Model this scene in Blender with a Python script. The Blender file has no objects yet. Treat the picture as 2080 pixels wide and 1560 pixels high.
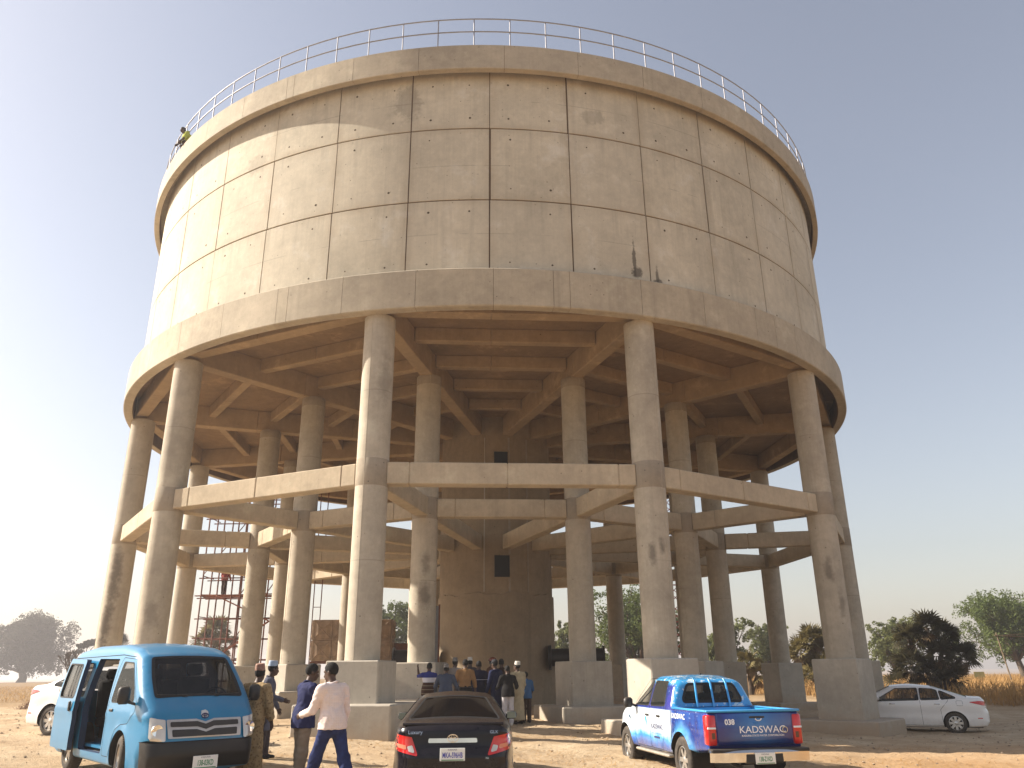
import bpy, bmesh, math, random
import numpy as np
from mathutils import Vector, Matrix
from mathutils.geometry import delaunay_2d_cdt
R = math.radians
random.seed(7)
rng = np.random.default_rng(11)
scene = bpy.context.scene
col = scene.collection

# ------------------------------------------------------------------ camera
CAM_H = 1.5
F_PX, PITCH, ROLL = 1600.28, 0.350052, -0.0087009        # focal length in pixels of a 2080 px wide picture
cam_data = bpy.data.cameras.new('camera')
cam_data.sensor_width = 36.0
cam_data.lens = F_PX / 2080.0 * 36.0
cam_data.clip_start = 0.1
cam_data.clip_end = 20000
cam = bpy.data.objects.new('camera', cam_data)
col.objects.link(cam)
_cp, _sp, _c, _s = math.cos(PITCH), math.sin(PITCH), math.cos(ROLL), math.sin(ROLL)
_right = Vector((_c, -_sp*_s, _cp*_s)); _fwd = Vector((0, _cp, _sp)); _up = Vector((-_s, -_sp*_c, _cp*_c))
cam.matrix_world = Matrix(((_right.x, _up.x, -_fwd.x, 0), (_right.y, _up.y, -_fwd.y, 0), (_right.z, _up.z, -_fwd.z, CAM_H), (0, 0, 0, 1)))
scene.camera = cam

# ------------------------------------------------------------------ sky and sun
SUN_AZ, SUN_EL = -82.0, 33.0            # compass bearing of the sun from +Y, clockwise; elevation
world = bpy.data.worlds.new('World'); scene.world = world; world.use_nodes = True
wn = world.node_tree.nodes; wl = world.node_tree.links
for n in list(wn): wn.remove(n)
sky = wn.new('ShaderNodeTexSky'); sky.sky_type = 'NISHITA'; sky.sun_disc = False
sky.sun_elevation = R(SUN_EL); sky.sun_rotation = R(SUN_AZ)
sky.altitude = 0; sky.air_density = 1.3; sky.dust_density = 1.7; sky.ozone_density = 1.0
bg = wn.new('ShaderNodeBackground'); bg.inputs['Strength'].default_value = 0.08
wo = wn.new('ShaderNodeOutputWorld')
hs = wn.new('ShaderNodeHueSaturation'); hs.inputs['Saturation'].default_value = 0.60      # dusty harmattan air: a greyer sky
wl.new(sky.outputs[0], hs.inputs['Color']); tn = wn.new('ShaderNodeMix'); tn.data_type = 'RGBA'; tn.blend_type = 'MULTIPLY'; tn.inputs[0].default_value = 1.0; tn.inputs[7].default_value = (1.025, .98, .99, 1)
wl.new(hs.outputs[0], tn.inputs[6]); wl.new(tn.outputs[2], bg.inputs[0]); wl.new(bg.outputs[0], wo.inputs[0])
sun_d = bpy.data.lights.new('sun', 'SUN'); sun_d.energy = 5.0; sun_d.angle = R(0.6); sun_d.color = (1.0, 0.91, 0.78)
sun = bpy.data.objects.new('sun', sun_d); col.objects.link(sun)
_sv = Vector((math.sin(R(SUN_AZ))*math.cos(R(SUN_EL)), math.cos(R(SUN_AZ))*math.cos(R(SUN_EL)), math.sin(R(SUN_EL))))
sun.rotation_euler = _sv.to_track_quat('Z', 'Y').to_euler(); sun.location = (-60, 10, 60)
scene.view_settings.view_transform = 'Standard'; scene.view_settings.look = 'None'
scene.view_settings.gamma = 1.0; scene.view_settings.use_curve_mapping = False
scene.view_settings.exposure = 1.1
scene.cycles.max_bounces = 8; scene.cycles.diffuse_bounces = 5; scene.cycles.transparent_max_bounces = 16
scene.cycles.volume_bounces = 0

# ------------------------------------------------------------------ helpers: objects
def mesh_from(verts, faces, smooth=False, mats=None, fmat=None):
    me = bpy.data.meshes.new('mesh')
    if isinstance(verts, np.ndarray): verts = verts.tolist()
    if isinstance(faces, np.ndarray): faces = faces.tolist()
    me.from_pydata(verts, [], faces); me.update()
    if smooth: me.polygons.foreach_set('use_smooth', [True]*len(me.polygons))
    if mats:
        for m in mats: me.materials.append(m)
    if fmat is not None: me.polygons.foreach_set('material_index', list(fmat))
    return me
def obj(name, me, mat=None, parent=None, loc=(0, 0, 0), rot=(0, 0, 0), label=None, cat=None, group=None, kind=None):
    o = bpy.data.objects.new(name, me); col.objects.link(o)
    if mat is not None and me is not None and not me.materials: me.materials.append(mat)
    o.location = loc; o.rotation_euler = rot if not isinstance(rot, (int, float)) else (0, 0, rot)
    if parent is not None: o.parent = parent
    if label: o['label'] = label
    if cat: o['category'] = cat
    if group: o['group'] = group
    if kind: o['kind'] = kind
    return o
def thing(name, label, cat, loc=(0, 0, 0), rotz=0.0, group=None):
    return obj(name, None, None, None, loc, (0, 0, rotz), label, cat, group)
class MB:
    """collects shapes into one mesh"""
    def __init__(s): s.v = []; s.f = []; s.m = []; s.mi = 0
    def add(s, vs, fs):
        b = len(s.v); s.v += [tuple(p) for p in vs]; s.f += [tuple(i+b for i in f) for f in fs]; s.m += [s.mi]*len(fs); return s
    def box(s, x0, x1, y0, y1, z0, z1, M=None):
        vs = [Vector((x, y, z)) for z in (z0, z1) for y in (y0, y1) for x in (x0, x1)]
        if M is not None: vs = [M @ v for v in vs]
        return s.add(vs, [(0, 2, 3, 1), (4, 5, 7, 6), (0, 1, 5, 4), (2, 6, 7, 3), (0, 4, 6, 2), (1, 3, 7, 5)])
    def cbox(s, x0, x1, y0, y1, z0, z1, c=0.02, M=None):
        """box with chamfered edges"""
        hx, hy, hz = (x1-x0)/2, (y1-y0)/2, (z1-z0)/2; cx, cy, cz = (x0+x1)/2, (y0+y1)/2, (z0+z1)/2
        c = min(c, hx*.9, hy*.9, hz*.9)
        vs = []; idx = {}
        for sx in (-1, 1):
            for sy in (-1, 1):
                for sz in (-1, 1):
                    for a in range(3):
                        p = [sx*(hx-c), sy*(hy-c), sz*(hz-c)]; p[a] = (sx*hx, sy*hy, sz*hz)[a]
                        idx[(sx, sy, sz, a)] = len(vs); vs.append(Vector((p[0]+cx, p[1]+cy, p[2]+cz)))
        F = []
        for a in range(3):
            b, d = [(1, 2), (2, 0), (0, 1)][a]
            for sg in (-1, 1):
                q = []
                for (u, w) in ((-1, -1), (1, -1), (1, 1), (-1, 1)):
                    k = [0, 0, 0]; k[a] = sg; k[b] = u; k[d] = w; q.append(idx[(k[0], k[1], k[2], a)])
                F.append(tuple(q) if sg > 0 else tuple(q[::-1]))
        for a in range(3):
            b, d = [(1, 2), (2, 0), (0, 1)][a]
            for u in (-1, 1):
                for w in (-1, 1):
                    def K(sg, ax):
                        k = [0, 0, 0]; k[a] = sg; k[b] = u; k[d] = w; return idx[(k[0], k[1], k[2], ax)]
                    q = (K(-1, b), K(1, b), K(1, d), K(-1, d)); F.append(q if u*w < 0 else q[::-1])
        for sx in (-1, 1):
            for sy in (-1, 1):
                for sz in (-1, 1):
                    t = (idx[(sx, sy, sz, 0)], idx[(sx, sy, sz, 1)], idx[(sx, sy, sz, 2)])
                    F.append(t if sx*sy*sz > 0 else t[::-1])
        if M is not None: vs = [M @ v for v in vs]
        return s.add(vs, F)
    def tube(s, p0, p1, r0, r1=None, n=8, caps=True):
        r1 = r0 if r1 is None else r1
        p0, p1 = Vector(p0), Vector(p1); d = (p1-p0)
        if d.length < 1e-9: return s
        q = d.to_track_quat('Z', 'Y'); vs = []
        for p, r in ((p0, r0), (p1, r1)):
            for i in range(n):
                a = 2*math.pi*i/n; vs.append(p + q @ Vector((r*math.cos(a), r*math.sin(a), 0)))
        fs = [(i, (i+1) % n, n+(i+1) % n, n+i) for i in range(n)]
        if caps: fs += [tuple(range(n-1, -1, -1)), tuple(range(n, 2*n))]
        return s.add(vs, fs)
    def path(s, pts, r, n=8, closed=False):
        pts = [Vector(p) for p in pts]; N = len(pts); vs = []; up = Vector((0, 0, 1))
        rr = r if isinstance(r, (list, tuple, np.ndarray)) else [r]*N
        prev = None
        for i, p in enumerate(pts):
            a = pts[(i-1) % N] if (closed or i > 0) else p; b = pts[(i+1) % N] if (closed or i < N-1) else p
            t = (b-a).normalized()
            if prev is None:
                x = t.cross(up if abs(t.z) < .95 else Vector((1, 0, 0))).normalized()
            else:
                x = (prev - t*prev.dot(t)).normalized()
            prev = x; y = t.cross(x)
            for k in range(n):
                a_ = 2*math.pi*k/n; vs.append(p + (x*math.cos(a_)+y*math.sin(a_))*rr[i])
        fs = []
        for i in range(N if closed else N-1):
            j = (i+1) % N
            fs += [(i*n+k, i*n+(k+1) % n, j*n+(k+1) % n, j*n+k) for k in range(n)]
        if not closed: fs += [tuple(range(n-1, -1, -1)), tuple(range((N-1)*n, N*n))]
        return s.add(vs, fs)
    def lathe(s, prof, n=32, M=None, closed=False, a0=0.0, a1=2*math.pi):
        full = abs(a1-a0-2*math.pi) < 1e-6; k = n if full else n+1; m = len(prof); vs = []
        for i in range(k):
            a = a0+(a1-a0)*i/n
            for (r, z) in prof: vs.append(Vector((r*math.cos(a), r*math.sin(a), z)))
        if M is not None: vs = [M @ v for v in vs]
        fs = []
        for i in range(n):
            j = (i+1) % k
            for q in range(m if closed else m-1):
                w = (q+1) % m; fs.append((i*m+q, j*m+q, j*m+w, i*m+w))
        return s.add(vs, fs)
    def prism(s, poly, z0, z1, M=None):
        n = len(poly); vs = [Vector((x, y, z)) for z in (z0, z1) for (x, y) in poly]
        if M is not None: vs = [M @ v for v in vs]
        return s.add(vs, [tuple(range(n-1, -1, -1)), tuple(range(n, 2*n))]+[(i, (i+1) % n, n+(i+1) % n, n+i) for i in range(n)])
    def mesh(s, smooth=False, mats=None):
        return mesh_from(s.v, s.f, smooth, mats, s.m if mats and len(mats) > 1 else None)
def auto_smooth(me, ang=35):
    me.polygons.foreach_set('use_smooth', [True]*len(me.polygons))
    me.set_sharp_from_angle(angle=R(ang)); return me

# ------------------------------------------------------------------ helpers: materials
class NT:
    def __init__(s, name):
        s.m = bpy.data.materials.new(name); s.m.use_nodes = True; s.t = s.m.node_tree
        s.b = s.t.nodes['Principled BSDF']; s.out = s.t.nodes['Material Output']
    def n(s, typ, **kw):
        x = s.t.nodes.new(typ)
        for k, v in kw.items(): setattr(x, k, v)
        return x
    def l(s, a, b): s.t.links.new(a, b)
    def val(s, sock, v):
        if isinstance(v, (int, float)): sock.default_value = v
        elif isinstance(v, (tuple, list)): sock.default_value = (*v, 1.0) if len(v) == 3 and sock.type == 'RGBA' else v
        else: s.l(v, sock)
    def math(s, op, a, b=None, c=None, clamp=False):
        x = s.n('ShaderNodeMath', operation=op); x.use_clamp = clamp
        s.val(x.inputs[0], a)
        if b is not None: s.val(x.inputs[1], b)
        if c is not None: s.val(x.inputs[2], c)
        return x.outputs[0]
    def mix(s, f, a, b, blend='MIX'):
        x = s.n('ShaderNodeMix', data_type='RGBA', blend_type=blend); x.clamp_factor = True
        s.val(x.inputs[0], f); s.val(x.inputs[6], a); s.val(x.inputs[7], b); return x.outputs[2]
    def ramp(s, f, a, b):
        x = s.n('ShaderNodeMapRange'); x.clamp = True; s.val(x.inputs[0], f); x.inputs[1].default_value = a; x.inputs[2].default_value = b; return x.outputs[0]
    def noise(s, vec, scale, detail=4, rough=.55, dist=0.0):
        x = s.n('ShaderNodeTexNoise'); x.inputs['Scale'].default_value = scale; x.inputs['Detail'].default_value = detail
        x.inputs['Roughness'].default_value = rough; x.inputs['Distortion'].default_value = dist
        if vec is not None: s.l(vec, x.inputs['Vector'])
        return x.outputs[0]
    def pos(s): return s.n('ShaderNodeNewGeometry').outputs['Position']
    def oco(s): return s.n('ShaderNodeTexCoord').outputs['Object']
    def mapv(s, vec, scale=(1, 1, 1), loc=(0, 0, 0)):
        x = s.n('ShaderNodeMapping'); s.l(vec, x.inputs['Vector']); x.inputs['Scale'].default_value = scale; x.inputs['Location'].default_value = loc; return x.outputs[0]
    def xyz(s, vec):
        x = s.n('ShaderNodeSeparateXYZ'); s.l(vec, x.inputs[0]); return x.outputs
    def rnd(s): return s.n('ShaderNodeObjectInfo').outputs['Random']
    def bump(s, h, strength=.3, dist=.02):
        x = s.n('ShaderNodeBump'); x.inputs['Strength'].default_value = strength; x.inputs['Distance'].default_value = dist
        s.l(h, x.inputs['Height']); s.l(x.outputs[0], s.b.inputs['Normal'])
    def base(s, c): s.val(s.b.inputs['Base Color'], c)
    def set(s, rough=None, metal=None, spec=None, coat=None, trans=None, alpha=None, ior=None):
        for k, v in (('Roughness', rough), ('Metallic', metal), ('Specular IOR Level', spec), ('Coat Weight', coat), ('Transmission Weight', trans), ('Alpha', alpha), ('IOR', ior)):
            if v is not None: s.val(s.b.inputs[k], v)
        return s
def simple(name, c, rough=.6, metal=0.0, var=.12, scale=6.0, spec=.4, bump=0.0, bscale=40.0, coat=0.0, dust=0.0):
    t = NT(name); p = t.oco()
    f = t.noise(p, scale, 4)
    a = tuple(x*(1-var) for x in c); b = tuple(min(1, x*(1+var)) for x in c)
    cc = t.mix(t.ramp(f, .3, .7), a, b)
    if dust > 0:
        z = t.xyz(t.n('ShaderNodeNewGeometry').outputs['Normal'])[2]
        k = t.math('MULTIPLY', t.ramp(z, .2, 1.0), dust)
        k = t.math('MULTIPLY', k, t.ramp(t.noise(p, 3.0, 5), .25, .7))
        cc = t.mix(k, cc, (.36, .28, .19))
        t.set(rough=t.math('ADD', rough, t.math('MULTIPLY', k, .5)))
    else: t.set(rough=rough)
    t.base(cc); t.set(metal=metal, spec=spec, coat=coat)
    if coat: t.b.inputs['Coat Roughness'].default_value = .06
    if bump: t.bump(t.noise(p, bscale, 4), bump, .01)
    return t.m

# ---- concrete: cast in boards, mottled, streaked, stained by water
STAINS = []          # (x, y, z, half width, half height, darkness)
def concrete(name, base=(.43, .365, .28), dark=.62, streak=.35, tint=.10, stains=(), lines=(), blow=.8, joints=None, lime=0.0, splash=False, soft=.5):
    t = NT(name); p = t.pos()
    n1 = t.noise(p, .45, 5, .6); n2 = t.noise(p, 2.6, 6, .65)
    n3 = t.noise(t.mapv(p, (2.2, 2.2, .10)), 1.0, 5, .6); n4 = t.noise(p, 22, 3, .6)
    lo = tuple(x*dark for x in base); hi = tuple(min(1, x*1.14) for x in base)
    f = t.math('MULTIPLY_ADD', t.ramp(n1, .3, .72), .55, t.math('MULTIPLY', t.ramp(n2, .28, .75), .45))
    c = t.mix(f, lo, hi)
    c = t.mix(t.math('MULTIPLY', t.ramp(n3, .56, .78), streak), c, tuple(x*.55 for x in base))
    n5 = t.noise(p, 7.5, 6, .7)
    c = t.mix(t.math('MULTIPLY', t.ramp(n5, .52, .78), .32), c, tuple(x*.55 for x in base))
    c = t.mix(t.math('MULTIPLY', t.ramp(n5, .46, .28), .25), c, tuple(min(1, x*1.25) for x in base))
    for (za, per) in lines:
        k = t.math('ABSOLUTE', t.math('SUBTRACT', t.xyz(p)[2], za)); k = t.math('MULTIPLY', t.ramp(k, .02, .006), t.ramp(t.noise(p, .8, 3), .5, .56)); c = t.mix(t.math('MULTIPLY', k, .45), c, tuple(x*.4 for x in base))
    vo = t.n('ShaderNodeTexVoronoi'); vo.inputs['Scale'].default_value = 5.0; t.l(p, vo.inputs['Vector'])
    bh = t.math('MULTIPLY', t.ramp(vo.outputs['Distance'], .13, .07), t.ramp(t.xyz(vo.outputs['Color'])[0], .80, .86)); c = t.mix(t.math('MULTIPLY', bh, blow), c, tuple(x*.25 for x in base))
    gr = t.noise(t.mapv(p, (16, 16, .55)), 1.0, 4, .6)              # board grain
    c = t.mix(t.math('MULTIPLY', t.ramp(gr, .50, .80), .22), c, tuple(x*.5 for x in base))
    if joints:                                                         # rusty brown seepage spreading from the joints
        (jx, jy, a0, da, rr, zs_) = joints; q = t.xyz(p)
        an = t.math('ARCTAN2', t.math('SUBTRACT', q[0], jx), t.math('SUBTRACT', jy, q[1])); u = t.math('DIVIDE', t.math('SUBTRACT', t.math('MULTIPLY', an, 57.29578), a0), da)
        fu = t.math('FRACT', t.math('ADD', u, 40.0)); dj = t.math('MULTIPLY', t.math('MINIMUM', fu, t.math('SUBTRACT', 1.0, fu)), da*rr/57.29578)
        for zj in zs_: dj = t.math('MINIMUM', dj, t.math('ABSOLUTE', t.math('SUBTRACT', q[2], zj)))
        sp = t.math('MULTIPLY', t.ramp(t.noise(p, 1.3, 5, .65), .38, .70), t.ramp(dj, .30, .02)); c = t.mix(t.math('MULTIPLY', sp, .55), c, (base[0]*.52, base[1]*.44, base[2]*.36))
        dr = t.noise(t.mapv(p, (3.5, 3.5, .22)), 1.0, 5, .6)
        for zj in zs_:                                                 # dark runs below each lift and below the rim
            bz = t.math('SUBTRACT', zj, q[2]); k = t.math('MULTIPLY', t.math('MULTIPLY', t.ramp(bz, 0, .03), t.ramp(bz, 1.5, .0)), t.ramp(dr, .52, .74)); c = t.mix(t.math('MULTIPLY', k, .5), c, tuple(x*.42 for x in base))
    if lime:                                                           # pale mineral bloom
        lm_ = t.math('MULTIPLY', t.ramp(t.noise(p, .9, 6, .7), .58, .70), lime); c = t.mix(lm_, c, tuple(min(.75, x*1.75) for x in base))
    if splash:                                                         # soil splashed on the foot of the blocks
        k = t.math('ADD', t.xyz(p)[2], t.math('MULTIPLY', t.math('SUBTRACT', t.noise(p, 3.0, 5), .5), .8)); c = t.mix(t.math('MULTIPLY', t.ramp(k, .38, -.25), .75), c, (.36, .25, .15))
    pit = t.ramp(n4, .66, .74)
    c = t.mix(t.math('MULTIPLY', pit, .35), c, tuple(x*.45 for x in base))
    r = t.rnd()
    c = t.mix(t.math('MULTIPLY', r, tint*2), c, tuple(x*y for x, y in zip(base, (.86, .88, .95))))
    for (sx, sy, sz, hw, hh, dk) in stains:
        v = t.n('ShaderNodeVectorMath', operation='SUBTRACT'); t.l(p, v.inputs[0]); v.inputs[1].default_value = (sx, sy, sz)
        w = t.mapv(v.outputs[0], (1/hw, 1/hw, 1/hh)); ln = t.n('ShaderNodeVectorMath', operation='LENGTH'); t.l(w, ln.inputs[0])
        d = t.math('ADD', ln.outputs['Value'], t.math('MULTIPLY', t.math('SUBTRACT', n2, .5), 1.5))
        d = t.math('ADD', d, t.math('MULTIPLY', t.math('SUBTRACT', t.noise(p, 9, 3), .5), .8))
        k = t.math('MULTIPLY', t.math('SUBTRACT', 1.0, t.ramp(d, soft, 1.05)), dk)
        c = t.mix(k, c, (.085, .07, .055))
    t.base(c); t.set(rough=.86, spec=.25)
    t.bump(t.math('ADD', t.math('MULTIPLY', n4, .5), t.math('ADD', n2, t.math('MULTIPLY', pit, -1.2))), .35, .012)
    return t.m

# ------------------------------------------------------------------ terrain height
TC = [(1.6, 25.0, -.08), (-6.1, 14.2, .05), (-3, 11, -.06), (-1.05, 14.5, -.31), (3.6, 17.2, -.40), (-3.6, 20.5, -.02), (-1.2, 26, .22), (-7, 25, .10), (-11, 19.5, .28), (-14, 24, .25),
      (13.5, 28.5, -.45), (9, 22, -.33), (-1, 37, .12), (-15, 38, .15), (15, 42, -.35), (0, 4, -.05), (9, 10, -.35), (-16, 12, .2), (-9, 8, .1), (3.9, 21.5, -.12), (-20, 50, .1), (0, 55, 0), (22, 30, -.5), (-4.5, 15, -.02)]
_tc = np.array(TC)
def gz(x, y):
    x = np.asarray(x, float); y = np.asarray(y, float)
    w = np.exp(-((x[..., None]-_tc[:, 0])**2+(y[..., None]-_tc[:, 1])**2)/(2*3.2**2))+1e-9
    far = 2e-3
    return (w@_tc[:, 2]+far*(-.12))/(w.sum(-1)+far)
def g0(x, y): return float(gz(x, y))
# ================================================================== WATER TOWER
TX, TY = -1.116, 37.0
PHI0 = 4.2356
R_COL, R_IN, R_RING, R_WALL, R_CAP = 15.39, 10.2, 16.11, 15.69, 16.13
Z_RB0, Z_RB1, Z_J1, Z_J2, Z_CAP0, Z_CAP1 = 11.59, 12.84, 15.47, 18.18, 20.25, 21.23
def pol(r, deg, z=0.0): a = R(deg); return Vector((r*math.sin(a), -r*math.cos(a), z))
def wpol(r, deg, z=0.0): return pol(r, deg, z)+Vector((TX, TY, 0))
def _cs(r, deg, z, hw, hh, dk): q = wpol(r, deg, z); return (q.x, q.y, q.z, hw, hh, dk)
def col_stain(rc, k, bearing, z, hw, hh, dk):
    c = wpol(rc, PHI0+30*k); return (c.x+.46*math.sin(R(bearing)), c.y-.46*math.cos(R(bearing)), z, hw, hh, dk)
wall_stains = [_cs(15.7, 18.7, 13.75, .07, .75, .8), _cs(15.7, 18.95, 13.3, .20, .22, .8), _cs(15.7, 21.6, 13.25, .07, .34, .75), _cs(15.7, 21.6, 13.1, .17, .09, .75),
               _cs(15.7, 14.5, 19.0, .5, .3, .25), _cs(15.7, -8.3, 19.4, .5, .8, .3), _cs(15.7, -29.8, 18.35, .6, .45, .22)]
col_stains = [col_stain(R_COL, -2.5, 8, 5.0, .26, 1.35, .65), col_stain(R_COL, -2.5, -5, 3.3, .28, .95, .65), col_stain(R_COL, -2.5, 0, 2.3, .25, .6, .6), col_stain(R_COL, .5, -15, 4.55, .13, .36, .6), col_stain(R_COL, .5, 20, 4.7, .13, .3, .6),
              col_stain(R_IN, -.5, 15, 4.9, .2, .4, .45), col_stain(R_IN, -.5, 10, 3.9, .25, .5, .55), col_stain(R_COL, 1.5, 15, 3.5, .14, .5, .45), col_stain(R_COL, 1.5, -20, 4.6, .15, .5, .5), col_stain(R_COL, -.5, 40, 9.5, .3, .9, .3), col_stain(R_COL, -1.5, 20, 3.2, .3, .5, .35)]
M_WALL = concrete('concrete_wall', (.60, .535, .415), .66, .5, .10, wall_stains, ((14.25, 0), (16.75, 0), (19.3, 0)), .8, (TX, TY, 1.7, 360/38.0, R_WALL, (Z_J1, Z_J2, Z_CAP0+.1)), .25, False, .7)
M_COL = concrete('concrete_column', (.50, .435, .34), .60, .55, .06, col_stains, ((4.35, 0), (9.2, 0)), .8, None, .2, False, .35)
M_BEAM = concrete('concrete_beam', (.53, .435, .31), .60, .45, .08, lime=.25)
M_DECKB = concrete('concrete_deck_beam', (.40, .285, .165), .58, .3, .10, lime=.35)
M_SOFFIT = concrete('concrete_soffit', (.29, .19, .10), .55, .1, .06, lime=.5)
M_RING = concrete('concrete_ring', (.49, .42, .315), .60, .55, .10, lime=.2)
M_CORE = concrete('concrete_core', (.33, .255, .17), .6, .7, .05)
M_FOOT = concrete('concrete_footing', (.46, .41, .335), .68, .3, .08, lime=.15, splash=True)
M_BAND = concrete('concrete_joint_band', (.37, .31, .235), .6, .5, .1)
M_JOINT = simple('joint_brown', (.13, .08, .045), .9, var=.25, scale=2)  # dark brown of the backing seen in the open joints
M_HOLE = simple('tie_hole', (.10, .075, .05), .95, var=.3)
M_DARK = simple('painted_void', (.012, .012, .013), .8, var=.1)  # near-black colour painted for the shade inside the hatch openings
M_GALV = simple('galvanised_steel', (.27, .26, .275), .5, .5, .1)

tower = thing('water_tower', 'huge round concrete water tower raised on tall columns in two rings', 'water tower', (TX, TY, 0))
def sector(r0, r1, z0, z1, a0, a1, n, bev=0.0):
    """solid ring piece; a in degrees round the axis; the top and bottom outer edges are chamfered by bev"""
    prof = [(r0, z0), (r1-bev, z0), (r1, z0+bev), (r1, z1-bev), (r1-bev, z1), (r0, z1)] if bev else [(r0, z0), (r1, z0), (r1, z1), (r0, z1)]
    m = MB(); k = len(prof); vs = []
    for i in range(n+1):
        a = a0+(a1-a0)*i/n
        for (r, z) in prof: vs.append(pol(r, a, z))
    fs = [(i*k+q, (i+1)*k+q, (i+1)*k+(q+1) % k, i*k+(q+1) % k) for i in range(n) for q in range(k)]
    fs += [tuple(range(k-1, -1, -1)), tuple(range(n*k, (n+1)*k))]
    return m.add(vs, fs)
def ring_mesh(r0, r1, z0, z1, n=144):
    prof = [(r0, z0), (r1, z0), (r1, z1), (r0, z1)]; m = MB(); m.lathe(prof, n, closed=True); return auto_smooth(m.mesh(), 40)

# --- tank wall: backing shell seen in the joints, and formwork panels
tw = obj('tank_wall', ring_mesh(R_WALL-.35, R_WALL-.035, Z_RB1-.3, Z_CAP0+.5), M_JOINT, tower)
DP = 360/38.0; rows = [(Z_RB1-.02, Z_J1), (Z_J1, Z_J2), (Z_J2, Z_CAP0+.50)]
for ri, (za, zb) in enumerate(rows):
    gap = .036 if ri != 1 else .045
    da = math.degrees(gap/R_WALL)
    vars_ = []
    for vk in range(5):
        mm = sector(R_WALL-.06, R_WALL, za+.02, zb-.02, .5*da, DP-.5*da, 8, .008)
        mm.mi = 1
        for (fa, fz) in ((.25, .16), (.75, .16), (.25, .84), (.75, .84)) if ri != 2 else ((.25, .16), (.75, .16), (.25, .68), (.75, .68)):
            if random.random() < .22: continue
            a, z = (fa+random.uniform(-.015, .015))*DP, za+(zb-za)*(fz+random.uniform(-.012, .012)); c = pol(R_WALL+.003, a, z); t_ = Vector((math.cos(R(a)), math.sin(R(a)), 0)); hr = random.uniform(.024, .044)
            mm.add([c+t_*(hr*math.cos(q*math.pi/4))+Vector((0, 0, hr*math.sin(q*math.pi/4))) for q in range(8)], [tuple(range(8))])
        vars_.append(auto_smooth(mm.mesh(mats=[M_WALL, M_HOLE]), 30))
    for k in range(38):
        obj('wall_panel', vars_[k*7 % 5 if k % 3 else 0], None, tw, rot=R(1.7+DP*k+random.uniform(-.05, .05)))
# --- lower ring beam and top parapet ring, cast in segments
def ring_part(name, r0, r1, z0, z1, joints, bev, mat, piece):
    base = obj(name, ring_mesh(r0, r1-.02, z0+.015, z1-.015), M_JOINT, tower)
    js = sorted(joints); cache = {}
    for i, a in enumerate(js):
        b = js[i+1] if i+1 < len(js) else js[0]+360
        key = round(b-a, 2)
        if key not in cache:
            g = math.degrees(.006/r1)
            cache[key] = auto_smooth(sector(r0+.02, r1, z0, z1, g, key-g, max(3, int(key/1.2)), bev).mesh(), 30)
        obj(piece, cache[key], mat, base, rot=R(a))
    return base
low = [2.1+8.18*k for k in range(44)]+[8.5, -21.1, 38.5, 68, 98, 128, 158, 188, 218, 248, 278, 308]
ring_part('ring_beam', 15.76, R_RING, Z_RB0, Z_RB1, [a % 360 for a in low], .03, M_RING, 'ring_segment')
top = [-51.4, -39.6, -31.8, -24.4, -23.3, -15, -6.8, 3.4, 12.3, 20.8, 29.7, 42, 50.5]+[60+9.4*k for k in range(26)]
ring_part('parapet_ring', 15.90, R_CAP, Z_CAP0, Z_CAP1, [a % 360 for a in top], .02, M_RING, 'parapet_segment')
m = MB(); m.lathe([(0.0, 20.72), (15.93, 20.72), (15.93, 21.1), (0.0, 21.35)], 96); obj('roof_slab', auto_smooth(m.mesh(), 40), M_RING, tower)
# --- guard rail
gr = obj('guard_rail', None, None, tower)
NP = 82
for z in (22.48, 21.93):
    m = MB(); m.path([pol(15.97, 360*i/(NP*2), z) for i in range(NP*2)], .022, 8, closed=True); obj('rail', auto_smooth(m.mesh(), 60), M_GALV, gr)
m = MB(); m.tube((0, 0, 21.1), (0, 0, 22.47), .021, n=8); me = auto_smooth(m.mesh(), 60)
for i in range(NP): obj('post', me, M_GALV, gr, loc=pol(15.97, -.25+360*i/NP))
# --- deck above the columns
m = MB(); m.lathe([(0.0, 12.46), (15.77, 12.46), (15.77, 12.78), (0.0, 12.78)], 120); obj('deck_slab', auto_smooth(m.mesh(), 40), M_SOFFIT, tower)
def beam_mesh(length, w, z0, z1, cuts=(), ch=.025):
    """beam along +X from the origin, cast in lengths; the cuts leave a thin open joint"""
    m = MB(); xs = [0.0]+[length*c for c in cuts]+[length]
    for a, b in zip(xs, xs[1:]): m.cbox(a+.004, b-.004, -w/2, w/2, z0, z1, ch)
    m.box(.01, length-.01, -w/2+.03, w/2-.03, z0+.03, z1-.03)
    return m.mesh()
bm_cache = {}
def beam(name, p0, p1, w, z0, z1, mat, cuts=()):
    p0, p1 = Vector(p0), Vector(p1); L = (p1-p0).length; key = (round(L, 3), w, z0, z1, cuts)
    if key not in bm_cache: bm_cache[key] = beam_mesh(L, w, z0, z1, cuts)
    return obj(name, bm_cache[key], mat, tower, loc=(p0.x, p0.y, 0), rot=math.atan2((p1-p0).y, (p1-p0).x))
CX = Vector((.3, 0, 0))
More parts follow.
